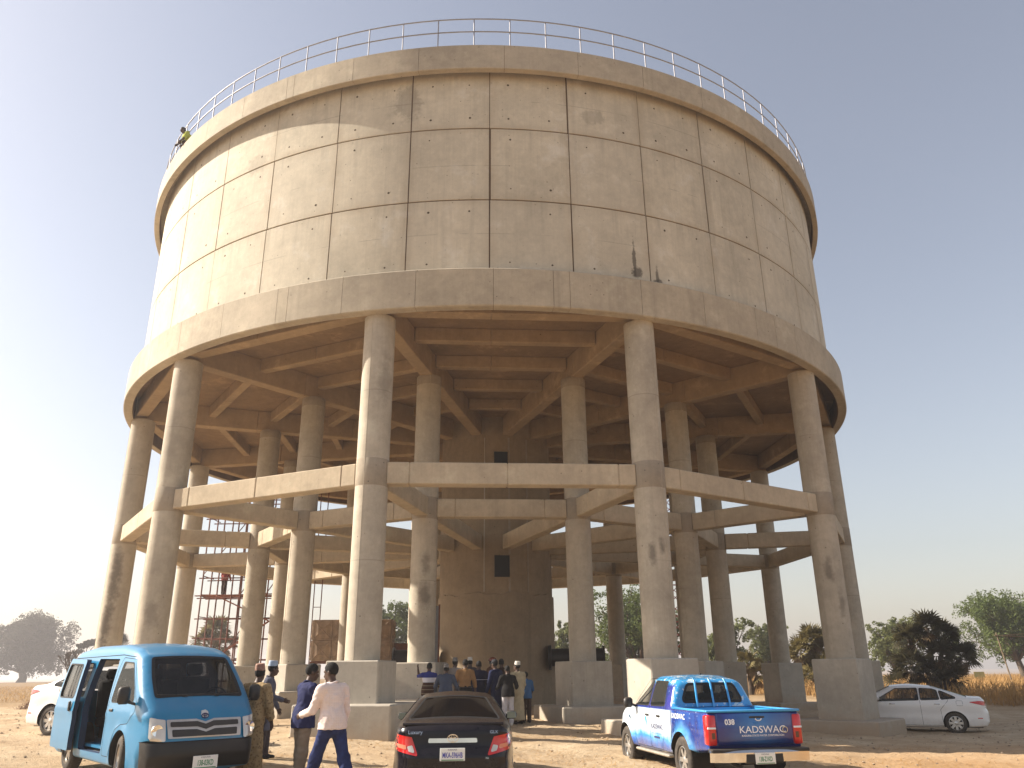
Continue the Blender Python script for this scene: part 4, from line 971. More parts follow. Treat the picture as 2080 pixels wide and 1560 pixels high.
# ================================================================== PICKUP
def livery():
    """printed wrap: white doors running to cyan and deep blue, splashes and droplets"""
    t = NT('pickup_wrap'); p = t.oco(); x, y, z = t.xyz(p)
    n = t.noise(p, 2.2, 5, .6); nf = t.noise(p, 7, 5, .65); blue = (.014, .035, .20); cy = (.04, .36, .68); wh = (.72, .80, .86); mid = (.02, .13, .46)
    zz = t.math('ADD', z, t.math('MULTIPLY', t.math('SUBTRACT', n, .5), .35))
    door = t.mix(t.ramp(zz, .56, .72), mid, cy); door = t.mix(t.ramp(zz, .66, .82), door, wh); door = t.mix(t.ramp(zz, 1.16, 1.32), door, cy)
    door = t.mix(t.ramp(zz, .58, .42), door, blue)
    bed = t.mix(t.ramp(t.math('ADD', n, t.math('MULTIPLY', t.math('SUBTRACT', z, .9), .2)), .45, .62), blue, (.022, .09, .36))
    ar = t.n('ShaderNodeVectorMath', operation='DISTANCE'); t.l(t.mapv(p, (1, 0, 1)), ar.inputs[0]); ar.inputs[1].default_value = (-1.54, 0, .38)
    bed = t.mix(t.math('MULTIPLY', t.ramp(ar.outputs['Value'], .68, .46), t.ramp(n, .25, .6)), bed, (.10, .42, .75))
    xx = t.math('ADD', x, t.math('MULTIPLY', t.math('SUBTRACT', n, .5), .25))
    c = t.mix(t.ramp(xx, -1.12, -.96), bed, door)
    # front wing almost white
    c = t.mix(t.ramp(xx, 1.15, 1.6), c, t.mix(t.ramp(zz, .5, .75), cy, wh))
    # deep blue window surrounds, sky blue roof with clouds
    top = t.mix(t.ramp(n, .5, .6), blue, (.03, .035, .25)); c = t.mix(t.math('MULTIPLY', t.ramp(z, 1.17, 1.20), t.ramp(x, 1.2, 1.0)), c, top)
    N = t.xyz(t.n('ShaderNodeTexCoord').outputs['Normal'])
    cloud = t.mix(t.ramp(nf, .54, .58), (.04, .30, .62), (.62, .72, .78)); c = t.mix(t.math('MULTIPLY', t.ramp(z, 1.60, 1.68), t.ramp(N[2], .35, .6)), c, cloud)
    rear = t.math('MULTIPLY', t.ramp(t.math('MULTIPLY', N[0], -1), .45, .7), t.ramp(z, 1.16, 1.2)); c = t.mix(t.math('MULTIPLY', rear, t.ramp(x, -1.6, -1.3)), c, t.mix(t.ramp(nf, .55, .58), (.03, .29, .62), (.50, .60, .66)))
    # tailgate: dark edges, lighter middle
    tg = t.math('MULTIPLY', t.ramp(x, -2.5, -2.62), t.ramp(t.math('MULTIPLY', N[0], -1), .5, .8))
    ay = t.math('ABSOLUTE', t.math('SUBTRACT', y, .0)); tgc = t.mix(t.ramp(t.math('ADD', t.math('ABSOLUTE', t.math('ADD', y, .05)), t.math('MULTIPLY', t.math('SUBTRACT', n, .5), .3)), .62, .10), (.012, .022, .17), (.025, .15, .42)); tgc = t.mix(t.ramp(z, .84, .66), tgc, (.008, .012, .09)); c = t.mix(tg, c, tgc)
    # droplets
    vo = t.n('ShaderNodeTexVoronoi'); vo.inputs['Scale'].default_value = 17; t.l(t.mapv(p, (1, 1, .8)), vo.inputs['Vector'])
    dr = t.math('MULTIPLY', t.math('MULTIPLY', t.ramp(vo.outputs['Distance'], .20, .13), t.ramp(t.noise(p, 5, 2), .52, .58)), t.math('MAXIMUM', t.math('MULTIPLY', t.ramp(x, -.72, -.85), t.ramp(x, -2.62, -2.5)), t.math('MULTIPLY', t.ramp(z, 1.2, 1.25), t.ramp(x, -.5, -.62)))); c = t.mix(t.math('MULTIPLY', dr, .75), c, (.50, .62, .80))
    k = t.math('MULTIPLY', t.math('MULTIPLY', t.ramp(z, .70, .40), .4), t.ramp(nf, .35, .65)); c = t.mix(k, c, (.36, .28, .19))
    t.base(c); t.set(rough=.22, coat=.6, spec=.5); t.b.inputs['Coat Roughness'].default_value = .06
    return t.m
def build_pickup(x, y, z, rz):
    t_ = thing('pickup_truck', 'blue and white double cab pickup truck with water company lettering', 'pickup truck', (x, y, z), rz)
    wrap = livery(); cyan = paint('pickup_cyan', (.035, .30, .62), .25, .2, .05)
    prof = [(-2.66, .62, .04), (-2.68, .70, .03), (-2.69, 1.17, .03), (-2.66, 1.225, .03), (-1.08, 1.24, .04), (-.97, 1.71, .16), (-.3, 1.795, 1.2), (.22, 1.785, .5), (1.02, 1.235, .3), (1.9, 1.13, 1.2), (2.22, .98, .25),
            (2.30, .74, .15), (2.30, .52, .1), (2.1, .40, .06), (1.3, .40, .04), (-1.3, .44, .04)]
    def W0(X, Z):
        w = .865-.05*np.clip((.62-Z)/.2, 0, 1)**2-.01*np.clip((Z-.95)/.3, 0, 1)
        w = w-.215*np.clip((Z-1.22)/.58, 0, 1)**1.1
        w = w-.13*np.clip((X-1.5)/.8, 0, 1)**2-.02*np.clip((-2.35-X)/.35, 0, 1)**2
        return w+.008*np.exp(-((Z-1.0)/.05)**2)
    def rad(X, Z):
        if X < -2.55 and Z < 1.3: return .035
        if X < -1.1 and Z > 1.1: return .035
        if Z > 1.35: return .14
        if X > 1.8: return .2
        if Z < .5: return .05
        return .09
    wb = (1.54, -1.545); wr = .385; ar = .47
    fl = lambda X, Z: sum(.055*np.clip(1-np.abs(np.hypot(X-c, Z-wr)-ar)/.11, 0, 1)**.8 for c in wb)*(Z > .3)
    sh = Shell(prof, W0, rad, lambda X, Z: .02*(Z > 1.3)+.025*(X > 1), fl)
    fw = rpoly([(.13, 1.24), (1.0, 1.235), (.94, 1.30), (.40, 1.68), (.13, 1.70)], .04); rw = rpoly([(-.74, 1.25), (.04, 1.24), (.04, 1.70), (-.60, 1.69)], .04)
    fd = rpoly([(.09, .47), (.95, .47), (1.02, .70), (1.06, 1.10), (1.04, 1.245), (.42, 1.735), (.09, 1.745)], .04); rd = rpoly([(-.48, .47), (.085, .47), (.085, 1.745), (-.63, 1.735), (-.81, 1.24), (-.80, .95)], .04)
    cuts = [('front_door', fd), ('rear_door', rd), ('fglass', fw), ('rglass', rw)]+[('gone', circle_poly(c, wr, ar)) for c in wb]
    S = {sg: sh.side(cuts, sg) for sg in (-1, 1)}
    def srect(a, b, ta, tb, r=.05):
        sa, sb = sh.s_at(*a), sh.s_at(*b); q = [(sa, -ta), (sb, -tb), (sb, tb), (sa, ta)]
        P = rpoly(q, r, .06) if r else np.array(q); P[:, 1] = np.clip(P[:, 1], -1.01, 1.01); return P
    cab_w = srect((-1.055, 1.33), (-.99, 1.645), .86, .84, .09); wsw = srect((.30, 1.73), (.97, 1.27), .93, .95)
    bedo = srect((-2.62, 1.226), (-1.12, 1.24), .94, .94, 0)
    st = sh.strip([('rear_window', cab_w), ('windshield', wsw), ('bed', bedo)])
    obj('body', weld(*join([S[-1]['body'], S[1]['body'], st['body']])), wrap, t_)
    bvh = bvh_of([S[-1]['body'], S[1]['body'], S[-1]['front_door'], S[1]['front_door'], S[-1]['rear_door'], S[1]['rear_door'], st['body']])
    obj('rear_window', weld(*st['rear_window']), M_GLASS_LT, t_); obj('windshield', weld(*st['windshield']), M_GLASS_LT, t_)
    v, f = ribbon(sh.pt(cab_w[:, 0], cab_w[:, 1])+np.array((-.006, 0, .002)), .05, (-.97, 0, .2), True); obj('window_seal', mesh_from(v, f), M_RUBBER, t_)
    for sg in (-1, 1):
        for dn, pn, wp, op, hx in (('front_door', 'fglass', fw, fd, .22), ('rear_door', 'rglass', rw, rd, -.40)):
            d = obj(dn, weld(*S[sg][dn]), wrap, t_); obj('window_pane', weld(*S[sg][pn]), M_GLASS_LT, d)
            v, f = side_line(sh, wp, sg, .024, .002, True); obj('window_seal', mesh_from(v, f), M_RUBBER, d)
            v, f = side_line(sh, op, sg, .009, .002, True); obj('door_gap', mesh_from(v, f), M_GAP, d)
            hy = sh.y(np.array([[hx, 1.06]]))[0]; m = MB(); m.cbox(hx-.085, hx+.085, min(sg*(hy-.01), sg*(hy+.03)), max(sg*(hy-.01), sg*(hy+.03)), 1.04, 1.08, .012); obj('handle', auto_smooth(m.mesh(), 50), M_BLACKP, d)
        v, f = side_line(sh, [(-1.02, .50), (-1.06, 1.22)], sg, .018, .003); obj('cab_gap', mesh_from(v, f), M_GAP, t_)
        for c in wb: obj('wheel_well', mesh_from(*well(sh, c, wr, ar+.004, sg, .38)), M_UNDER, t_)
        for c in wb: wheel_parts(t_, (c, sg*.765, wr), 0 if sg < 0 else math.pi, wr, .255, .225, 6, M_ALLOY, M_TYRE, M_UNDER)
        m = MB(); yc = 1.02; m.cbox(.86, .98, sg*yc-.095, sg*yc+.095, 1.17, 1.37, .04); m.tube((.96, sg*.84, 1.2), (.93, sg*.96, 1.24), .025, n=8); obj('mirror', auto_smooth(m.mesh(), 50), M_BLACKP, t_)
        # side step
        m = MB(); m.cbox(-.86, .98, sg*.80-.085, sg*.80+.085, .36, .41, .02)
        for xx in (-.7, 0, .8): m.tube((xx, sg*.6, .45), (xx, sg*.76, .38), .02, n=6)
        obj('side_step', m.mesh(), simple('step_metal', (.40, .36, .30), .5, .4), t_)
        # tail lamp, on the rear corner
        m = MB(); yo = sg*.80; m.cbox(-2.705, -2.52, min(sg*.70, sg*.872), max(sg*.70, sg*.872), .70, 1.18, .025); tl = obj('tail_light', auto_smooth(m.mesh(), 50), M_REDLENS, t_)
        m = MB(); m.cbox(-2.713, -2.66, min(sg*.715, sg*.865), max(sg*.715, sg*.865), .955, .985, .006); obj('lens_band', m.mesh(), M_WHITELET, tl)
        m = MB(); m.cbox(-2.711, -2.66, min(sg*.735, sg*.80), max(sg*.735, sg*.80), .80, .90, .008); obj('indicator_lens', m.mesh(), simple('smoked_lens', (.10, .045, .03), .2, coat=.5), tl)
        X, T = cast_patch(bvh, [(sg*.50, .82), (sg*.74, .82), (sg*.78, 1.0), (sg*.52, .96)], 0, .01, 1); obj('headlight', weld(X, T), M_CLEARLENS, t_)
    # load bed
    m = MB(); yi = .76; bd = obj('load_bed', None, None, t_)
    m = MB(); m.box(-2.62, -1.1, -yi, yi, .72, .76)
    for k in range(9): m.box(-2.60, -1.12, -.7+.165*k, -.62+.165*k, .76, .772)
    obj('bed_floor', m.mesh(), cyan, bd)
    m = MB(); m.box(-2.62, -1.09, -yi-.03, -yi, .74, 1.225); m.box(-2.62, -1.09, yi, yi+.03, .74, 1.225); m.box(-1.11, -1.085, -yi, yi, .74, 1.232); obj('bed_wall', m.mesh(), cyan, bd)
    m = MB(); m.box(-2.635, -2.60, -yi, yi, .74, 1.215); obj('tailgate_lining', m.mesh(), cyan, bd)
    m = MB()
    for sg in (-1, 1): m.cbox(-2.68, -1.1, min(sg*.765, sg*.868), max(sg*.765, sg*.868), 1.213, 1.253, .014)
    m.cbox(-2.705, -2.61, -.87, .87, 1.213, 1.255, .014); obj('bed_rail', auto_smooth(m.mesh(), 50), cyan, bd)
    # tailgate furniture
    def rx(zz, yy=0.0): h = bvh.ray_cast(Vector((-6, yy, zz)), Vector((1, 0, 0))); return h[0].x
    tg = obj('tailgate', None, None, t_)
    m = MB(); m.cbox(-2.708, -2.66, -.695, .695, .70, 1.205, .02); obj('tailgate_panel', auto_smooth(m.mesh(), 50), wrap, tg)
    m = MB(); m.cbox(-2.716, -2.69, -.19, .10, 1.115, 1.155, .012); obj('handle', auto_smooth(m.mesh(), 50), M_BLACKP, tg)
    m = MB(); m.path([Vector((-2.712, -.07+.055*math.cos(a), 1.115+.035*math.sin(a))) for a in np.linspace(math.pi, 2*math.pi, 12)], .01, 6); obj('drop_logo', m.mesh(), M_WHITELET, tg)
    for k, (dy, dz, w_, h_) in enumerate(((.0, 1.055, .05, .02), (.02, 1.035, .03, .015))):
        m = MB(); m.cbox(-2.712, -2.705, dy-w_-.02, dy+w_-.02, dz-h_/2, dz+h_/2, .002); obj('drop_logo', m.mesh(), simple('logo_blue', (.03, .20, .55), .4), tg)
    Fm = lambda yy, zz: frame((-2.7105, yy, zz), (0, -1, 0), (0, 0, 1))
    text_on('lettering', 'KADSWAC', .155, M_WHITELET, tg, Fm(-.13, .935), bold=.001, squeeze=1.12)
    text_on('lettering', 'KADUNA STATE WATER CORPORATION', .042, M_WHITELET, tg, Fm(-.13, .845), bold=.0006)
    text_on('lettering', '038', .12, M_WHITELET, tg, Fm(.46, 1.06), bold=.004)
    m = MB(); m.path([Vector((-2.713, -.545+.045*math.cos(a), .93+.045*math.sin(a))) for a in np.linspace(0, 2*math.pi, 20)[:-1]], .007, 6, closed=True); obj('drop_logo', m.mesh(), simple('logo_cream', (.6, .52, .35), .5), tg)
    for sg in (-1, 1):
        text_flank('lettering', 'KADSWAC', .13, M_NAVYLET, t_, sh, -.30, .86, sg, 1.0, .0015)
        text_flank('lettering', 'KADUNA STATE WATER CORPORATION', .030, M_NAVYLET, t_, sh, -.28, .74, sg)
        text_flank('lettering', 'KADSWAC', .13, M_WHITELET, t_, sh, -1.42, 1.10, sg, 1.0, .001)
        q = np.array([(.30+.06*math.sin(a)*(.55+.45*math.cos(a)), .93+.10*math.cos(a)) for a in np.linspace(0, 2*math.pi, 20)[:-1]]); obj('drop_logo', mesh_from(sh.on_side(q, sg, .006), [tuple(range(19))]), simple('logo_cyan', (.04, .30, .62), .4), t_)
        q = np.array([(.30+.16*math.cos(a), .80+.025*math.sin(a)) for a in np.linspace(0, 2*math.pi, 16)[:-1]]); obj('drop_logo', mesh_from(sh.on_side(q, sg, .006), [tuple(range(15))]), M_WHITELET, t_)
        q = np.array([(-.42, .655), (-.12, .655), (-.12, .69), (-.42, .69)]); obj('web_strip', mesh_from(sh.on_side(q, sg, .006), [(0, 1, 2, 3)]), M_NAVYLET, t_)
        q = np.array([(1.30+.05*math.cos(a), .97+.05*math.sin(a)) for a in np.linspace(0, 2*math.pi, 16)[:-1]]); obj('wing_badge', mesh_from(sh.on_side(q, sg, .006), [tuple(range(15))]), simple('badge_dark', (.05, .10, .16), .4), t_)
    # rear bumper
    bp = obj('rear_bumper', None, None, t_)
    m = MB(); P = [Vector((-2.88+.10*(abs(yy)/.9)**4, yy, .545)) for yy in np.linspace(-.90, .90, 25)]
    for a, b in zip(P, P[1:]):
        m.add([Vector((a.x, a.y, .455)), Vector((b.x, b.y, .455)), Vector((b.x-.012, b.y, .60)), Vector((a.x-.012, a.y, .60)), Vector((a.x+.02, a.y, .64)), Vector((b.x+.02, b.y, .64)), Vector((a.x+.16, a.y, .645)), Vector((b.x+.16, b.y, .645))], [(0, 3, 2, 1), (3, 4, 5, 2), (4, 6, 7, 5)])
    obj('bumper_bar', auto_smooth(m.mesh(), 40), M_CHROME, bp)
    m = MB(); m.cbox(-2.86, -2.66, -.88, .88, .60, .655, .012); obj('bumper_step', m.mesh(), M_BLACKP, bp)
    m = MB(); m.cbox(-2.898, -2.76, -.38, .32, .43, .60, .03); obj('bumper_recess', m.mesh(), M_BLACKP, bp)
    plate(bp, frame((-2.905, -.03, .51), (0, -1, 0), (0, 0, 1)), '138-Z1KD', 'KADUNA', M_PLGREEN)
    # window guard bars and roof aerial
    for yy in (-.33, .0, .33):
        m = MB(); m.path([(-1.12, yy, 1.24), (-1.10, yy, 1.35), (-1.03, yy*.96, 1.66), (-.96, yy*.95, 1.735)], .022, 8); obj('window_guard_bar', auto_smooth(m.mesh(), 60), cyan, t_)
    m = MB(); m.cbox(-.78, -.70, .05, .09, 1.81, 1.845, .01); obj('aerial', m.mesh(), M_BLACKP, t_)
    # cabin and chassis
    for yy in (-.60, .10):
        m = MB(); m.cbox(.0, .5, yy, yy+.50, .70, .90, .05); m.cbox(-.06, .06, yy, yy+.50, 0, .60, .05, Matrix.Translation((-.02, 0, .88)) @ Matrix.Rotation(R(-12), 4, 'Y')); m.cbox(-.05, .05, yy+.12, yy+.38, .60, .78, .04, Matrix.Translation((-.02, 0, .88)) @ Matrix.Rotation(R(-12), 4, 'Y')); obj('seat', auto_smooth(m.mesh(), 40), M_INT, t_)
    m = MB(); m.cbox(-.8, -.35, -.62, .62, .70, .88, .05); m.cbox(-.05, .05, -.62, .62, 0, .50, .05, Matrix.Translation((-.80, 0, .86)) @ Matrix.Rotation(R(-8), 4, 'Y'))
    for yy in (-.38, .38): m.cbox(-.05, .05, yy-.14, yy+.14, .50, .66, .04, Matrix.Translation((-.80, 0, .86)) @ Matrix.Rotation(R(-8), 4, 'Y'))
    obj('seat', auto_smooth(m.mesh(), 40), M_INT, t_)
    m = MB(); m.cbox(.75, 1.05, -.68, .68, .95, 1.22, .06); obj('dashboard', m.mesh(), M_INT, t_)
    m = MB(); m.box(-2.6, 2.1, -.45, .45, .42, .60); m.box(-2.4, -1.1, -.7, .7, .60, .70); m.tube((-1.545, -.7, .385), (-1.545, .7, .385), .06, n=10); m.tube((-2.45, .35, .40), (-2.75, .35, .38), .03, n=8); obj('chassis', m.mesh(), M_UNDER, t_)
    return t_
pickup = build_pickup(3.58, 17.30, -.40, R(101.0))
# ================================================================== PEOPLE
def rot_to(d):
    return Vector(d).normalized().to_track_quat('Z', 'Y').to_matrix()
class Field:
    """signed distance field on a grid; shapes blend smoothly where they meet"""
    def __init__(s, lo, hi, h):
        s.h = h; s.lo = np.array(lo, float); n = np.ceil((np.array(hi)-s.lo)/h).astype(int)+1; s.n = n
        s.D = np.full(n, 9.0, np.float32); s.ax = [s.lo[i]+h*np.arange(n[i]) for i in range(3)]
    def box(s, lo, hi):
        a = np.clip(np.floor((np.array(lo)-s.lo)/s.h).astype(int), 0, s.n); b = np.clip(np.ceil((np.array(hi)-s.lo)/s.h).astype(int)+1, 0, s.n)
        sl = tuple(slice(a[i], b[i]) for i in range(3)); X, Y, Z = np.meshgrid(*[s.ax[i][sl[i]] for i in range(3)], indexing='ij'); return sl, X, Y, Z
    def blend(s, sl, d, k):
        a = s.D[sl]
        if k <= 0: s.D[sl] = np.minimum(a, d)
        else: h = np.clip(.5+.5*(a-d)/k, 0, 1); s.D[sl] = (a*(1-h)+d*h-k*h*(1-h)).astype(np.float32)
    def cone(s, p, q, r0, r1, k=.03, flat=1.0, flat_dir=None, grow=0.0):
        """tapered limb; flat squeezes it along flat_dir"""
        p, q = np.array(p, float), np.array(q, float); r0 += grow; r1 += grow; m = max(r0, r1)*max(1, 1/flat)+k+2*s.h
        sl, X, Y, Z = s.box(np.minimum(p, q)-m, np.maximum(p, q)+m)
        if X.size == 0: return
        d = q-p; L = d@d+1e-12; px, py, pz = X-p[0], Y-p[1], Z-p[2]; t = np.clip((px*d[0]+py*d[1]+pz*d[2])/L, 0, 1)
        ex, ey, ez = px-t*d[0], py-t*d[1], pz-t*d[2]
        if flat_dir is not None:
            f = np.array(flat_dir, float); f /= np.linalg.norm(f); c = ex*f[0]+ey*f[1]+ez*f[2]; w = 1/flat-1; ex = ex+c*w*f[0]; ey = ey+c*w*f[1]; ez = ez+c*w*f[2]
        s.blend(sl, np.sqrt(ex*ex+ey*ey+ez*ez)-(r0+(r1-r0)*t), k)
    def ell(s, c, r, M=None, k=.03, grow=0.0):
        c = np.array(c, float); r = np.array(r, float)+grow; m = r.max()+k+2*s.h; sl, X, Y, Z = s.box(c-m, c+m)
        if X.size == 0: return
        P = np.stack([X-c[0], Y-c[1], Z-c[2]], -1)
        if M is not None: P = P@np.array(M)
        u = P/r; l = np.sqrt((u*u).sum(-1)); g = np.sqrt(((u/r)**2).sum(-1))+1e-9; s.blend(sl, l*(l-1)/g, k)
    def cut(s, pt, n):
        """keep the side the normal points away from"""
        n = np.array(n, float); n /= np.linalg.norm(n); X, Y, Z = np.meshgrid(*s.ax, indexing='ij', sparse=True)
        s.D = np.maximum(s.D, ((X-pt[0])*n[0]+(Y-pt[1])*n[1]+(Z-pt[2])*n[2]).astype(np.float32))
    def folds(s, amp, f=1.0, seed=0):
        X, Y, Z = np.meshgrid(*s.ax, indexing='ij', sparse=True); q = seed*1.7
        s.D = s.D+(amp*(np.sin(X*31*f+9*np.sin(Z*9*f+q)+q)*np.sin(Z*23*f+6*np.sin(Y*14+q))+.6*np.sin(Y*37*f+Z*17*f+5*np.sin(X*12+q)))).astype(np.float32)
    def mesh(s):
        D = s.D; I = D < 0; nx, ny, nz = D.shape
        c = [I[a:nx-1+a, b:ny-1+b, d:nz-1+d] for a in (0, 1) for b in (0, 1) for d in (0, 1)]
        cnt = sum(x.astype(np.int8) for x in c); act = (cnt > 0) & (cnt < 8); idx = -np.ones(act.shape, np.int64); ii = np.argwhere(act); idx[act] = np.arange(len(ii))
        if len(ii) == 0: return np.zeros((0, 3)), np.zeros((0, 4), int)
        V = np.zeros((len(ii), 3)); W = np.zeros(len(ii))
        crn = [np.array((a, b, d)) for a in (0, 1) for b in (0, 1) for d in (0, 1)]
        val = [D[ii[:, 0]+k[0], ii[:, 1]+k[1], ii[:, 2]+k[2]] for k in crn]
        for a in range(8):
            for b in range(a+1, 8):
                if np.abs(crn[a]-crn[b]).sum() == 1:
                    m_ = (val[a] < 0) != (val[b] < 0); t = np.where(m_, val[a]/(val[a]-val[b]+1e-12), 0); V += np.where(m_[:, None], crn[a]+(crn[b]-crn[a])*t[:, None], 0); W += m_
        V = V/W[:, None]+ii; V = s.lo+V*s.h; F = []
        for ax in range(3):
            o = [0, 1, 2]; o.remove(ax); sh = list(D.shape); A = np.take(I, range(sh[ax]-1), ax); B = np.take(I, range(1, sh[ax]), ax); ch = np.argwhere(A != B)
            ch = ch[(ch[:, o[0]] > 0) & (ch[:, o[1]] > 0) & (ch[:, o[0]] < sh[o[0]]-1) & (ch[:, o[1]] < sh[o[1]]-1)]
            q = []
            for (u, v) in ((0, 0), (1, 0), (1, 1), (0, 1)):
                k = ch.copy(); k[:, o[0]] -= 1-u; k[:, o[1]] -= 1-v; q.append(idx[k[:, 0], k[:, 1], k[:, 2]])
            f = np.stack(q, 1); ins = A[ch[:, 0], ch[:, 1], ch[:, 2]]; flip = ins if ax != 1 else ~ins; f[~flip] = f[~flip][:, ::-1]; F.append(f)
        F = np.concatenate(F); F = F[(F >= 0).all(1)]; return V, F
def cloth(name, c, var=.12, pat=None, c2=None, rough=.85):
    t = NT(name); p = t.oco(); n = t.noise(p, 9, 4); a = t.mix(t.ramp(n, .3, .7), tuple(x*(1-var) for x in c), tuple(min(1, x*(1+var)) for x in c)); z = t.xyz(p)
    if pat == 'stripes':
        s_ = t.math('SINE', t.math('MULTIPLY', z[2], 75.0)); a = t.mix(t.math('MULTIPLY', t.ramp(s_, .80, .95), .8), a, c2)
    elif pat == 'print':
        vo = t.n('ShaderNodeTexVoronoi'); vo.inputs['Scale'].default_value = 24; t.l(p, vo.inputs['Vector']); a = t.mix(t.ramp(vo.outputs['Distance'], .30, .42), c2, a)
        s_ = t.math('SINE', t.math('MULTIPLY', t.math('ADD', z[1], z[0]), 60.0)); a = t.mix(t.math('MULTIPLY', t.ramp(s_, .6, .9), .45), a, tuple(x*.55 for x in c))
    elif pat == 'check':
        s_ = t.math('MAXIMUM', t.math('SINE', t.math('MULTIPLY', z[1], 190.0)), t.math('SINE', t.math('MULTIPLY', z[2], 190.0))); a = t.mix(t.math('MULTIPLY', t.ramp(s_, .5, .9), .3), a, c2)
    elif pat == 'yoke':
        a = t.mix(t.ramp(z[2], 1.16, 1.17), a, c2); a = t.mix(t.ramp(z[2], 1.29, 1.30), a, (.02, .03, .17))
        s_ = t.math('SINE', t.math('MULTIPLY', z[2], 60.0)); a = t.mix(t.math('MULTIPLY', t.math('MULTIPLY', t.ramp(s_, .9, .97), .6), t.ramp(z[2], 1.15, 1.14)), a, (.45, .38, .25))
    elif pat == 'line':
        a = t.mix(t.math('MULTIPLY', t.ramp(z[2], 1.255, 1.26), t.ramp(z[2], 1.275, 1.27)), a, c2)
    t.base(a); t.set(rough=rough, spec=.2); t.bump(t.noise(p, 60, 3), .15, .004)
    return t.m
M_SKIN = simple('dark_skin', (.075, .040, .026), .5, var=.12, scale=8, spec=.35)
M_HAIR = simple('black_hair', (.008, .007, .007), .9, bump=.6, bscale=120)
M_SHOE = simple('black_shoe', (.018, .015, .014), .4)
M_SHOEB = simple('brown_sandal', (.10, .055, .03), .6)
M_EYE = simple('eye_white', (.6, .56, .5), .3)
M_CAPW = cloth('white_cap', (.62, .58, .52)); M_CAPB = cloth('pale_blue_cap', (.36, .43, .52)); M_CAPR = cloth('brown_red_cap', (.30, .16, .12), .2, 'print', (.42, .30, .24)); M_CAPD = cloth('dark_cap', (.03, .03, .035)); M_CAPG = cloth('grey_cap', (.20, .19, .18), .2, 'print', (.34, .32, .3)); M_HELM = simple('brown_helmet', (.16, .035, .022), .25, coat=.5)
def person(label, x, y, head, height=1.72, h=.014, top=None, bottom=None, style='shirt', armL=(-6, 0, -12), armR=(-6, 0, -12), legL=(0, 0), legR=(0, 0), lean=0, yaw=0, nod=0, cap=None, capmat=None, sleeve=1.0, shoe=None, belt=False, build=1.0, z=None, group=None, tuck=False, hair=True, slump=0.0, hemo=-.115):
    """arm = (swing forward, out from the body, elbow bend), leg = (swing forward, knee bend), degrees. local +X is forward, +Y is left"""
    s = height/1.72; K = 1.0
    def rx(a): return Matrix.Rotation(R(a), 3, 'Y')
    pel = Vector((0, 0, .93)); lm = Matrix.Rotation(R(lean), 3, 'Y')
    up = lambda v: pel+lm @ Vector(v)
    chest = up((0, 0, .34)); neck = up((.0-slump*.03, 0, .50)); nk1 = up((.025, 0, .59)); hc = nk1+Vector((.02+.02*math.sin(R(nod)), 0, .095))
    J = {}
    for sg, arm, nm in ((1, armL, 'L'), (-1, armR, 'R')):
        sh_ = up((0, sg*.195*build, .455)); sw, out, el = arm
        d = Matrix.Rotation(R(-sw), 3, 'Y') @ (Matrix.Rotation(R(sg*(out+7)), 3, 'X') @ Vector((0, 0, -1)))
        e = sh_+d*.285; fwd = Matrix.Rotation(R(-sw-abs(el)), 3, 'Y') @ (Matrix.Rotation(R(sg*(out*.5 if el > 0 else out*.3-8)), 3, 'X') @ Vector((0, 0, -1)))
        w = e+fwd*.25; J[nm] = (sh_, e, w, fwd)
    for sg, leg, nm in ((1, legL, 'l'), (-1, legR, 'r')):
        hp = pel+Vector((0, sg*.095, -.03)); d = Matrix.Rotation(R(-leg[0]), 3, 'Y') @ Vector((0, sg*.02, -1)); kn = hp+d*.43; d2 = Matrix.Rotation(R(-leg[0]+leg[1]), 3, 'Y') @ Vector((0, 0, -1)); an = kn+d2*.42; J[nm] = (hp, kn, an)
    zmin = min(J['l'][2].z, J['r'][2].z)-.075
    lo = np.array([-.65, -.62, zmin-.05]); hi = np.array([.75, .62, 1.95])
    pts = [p for k in J for p in J[k] if isinstance(p, Vector)]+[hc, pel]
    lo[:2] = [min(p.x for p in pts)-.24, min(p.y for p in pts)-.2]; hi = np.array([max(p.x for p in pts)+.26, max(p.y for p in pts)+.2, max(p.z for p in pts)+.26])
    Hm = Matrix.Rotation(R(yaw), 3, 'Z') @ Matrix.Rotation(R(nod), 3, 'Y')
    hp_ = lambda v: hc+Hm @ Vector(v)
    def torso(F, g):
        F.ell(pel+Vector((0, 0, .0)), (.118, .165*build, .13), k=.06, grow=g); F.ell(up((.0, 0, .15)), (.105*build, .148*build, .17), np.array(lm), k=.07, grow=g)
        F.ell(up((.005, 0, .34)), (.118, .172*build, .19), np.array(lm), k=.06, grow=g); F.cone(up((-.01, .13*build, .475)), up((-.01, -.13*build, .475)), .062, .062, .05, grow=g); F.ell(pel+Vector((-.055, 0, -.04)), (.09, .15, .10), k=.05, grow=g)
    def arm(F, nm, g, upto=1.0):
        a, e, w, f = J[nm]; F.cone(a, a+(e-a)*min(1, upto*2), .060, .047, .04, grow=g)
        if upto > .5: F.cone(e, e+(w-e)*min(1, (upto-.5)*2), .046, .033, .02, grow=g)
    def leg(F, nm, g, g2=None):
        a, k_, n_ = J[nm]; F.cone(a, k_, .088, .060, .05, grow=g); F.cone(k_, n_, .058, .040, .03, grow=g if g2 is None else g2)
        F.cone(k_+(n_-k_)*.12+Vector((-.012, 0, 0)), k_+(n_-k_)*.5, .055, .045, .03, grow=g)
    # ---- body: one continuous surface
    B = Field(lo, hi, h); torso(B, 0)
    for nm in 'LR': arm(B, nm, 0)
    for nm in 'lr': leg(B, nm, 0); a = J[nm][2]; B.cone(a+Vector((-.03, 0, -.03)), a+Vector((.15, 0, -.05)), .038, .03, .03)
    B.cone(neck+Vector((-.01, 0, -.02)), nk1+Vector((.01, 0, .03)), .062, .056, .035)
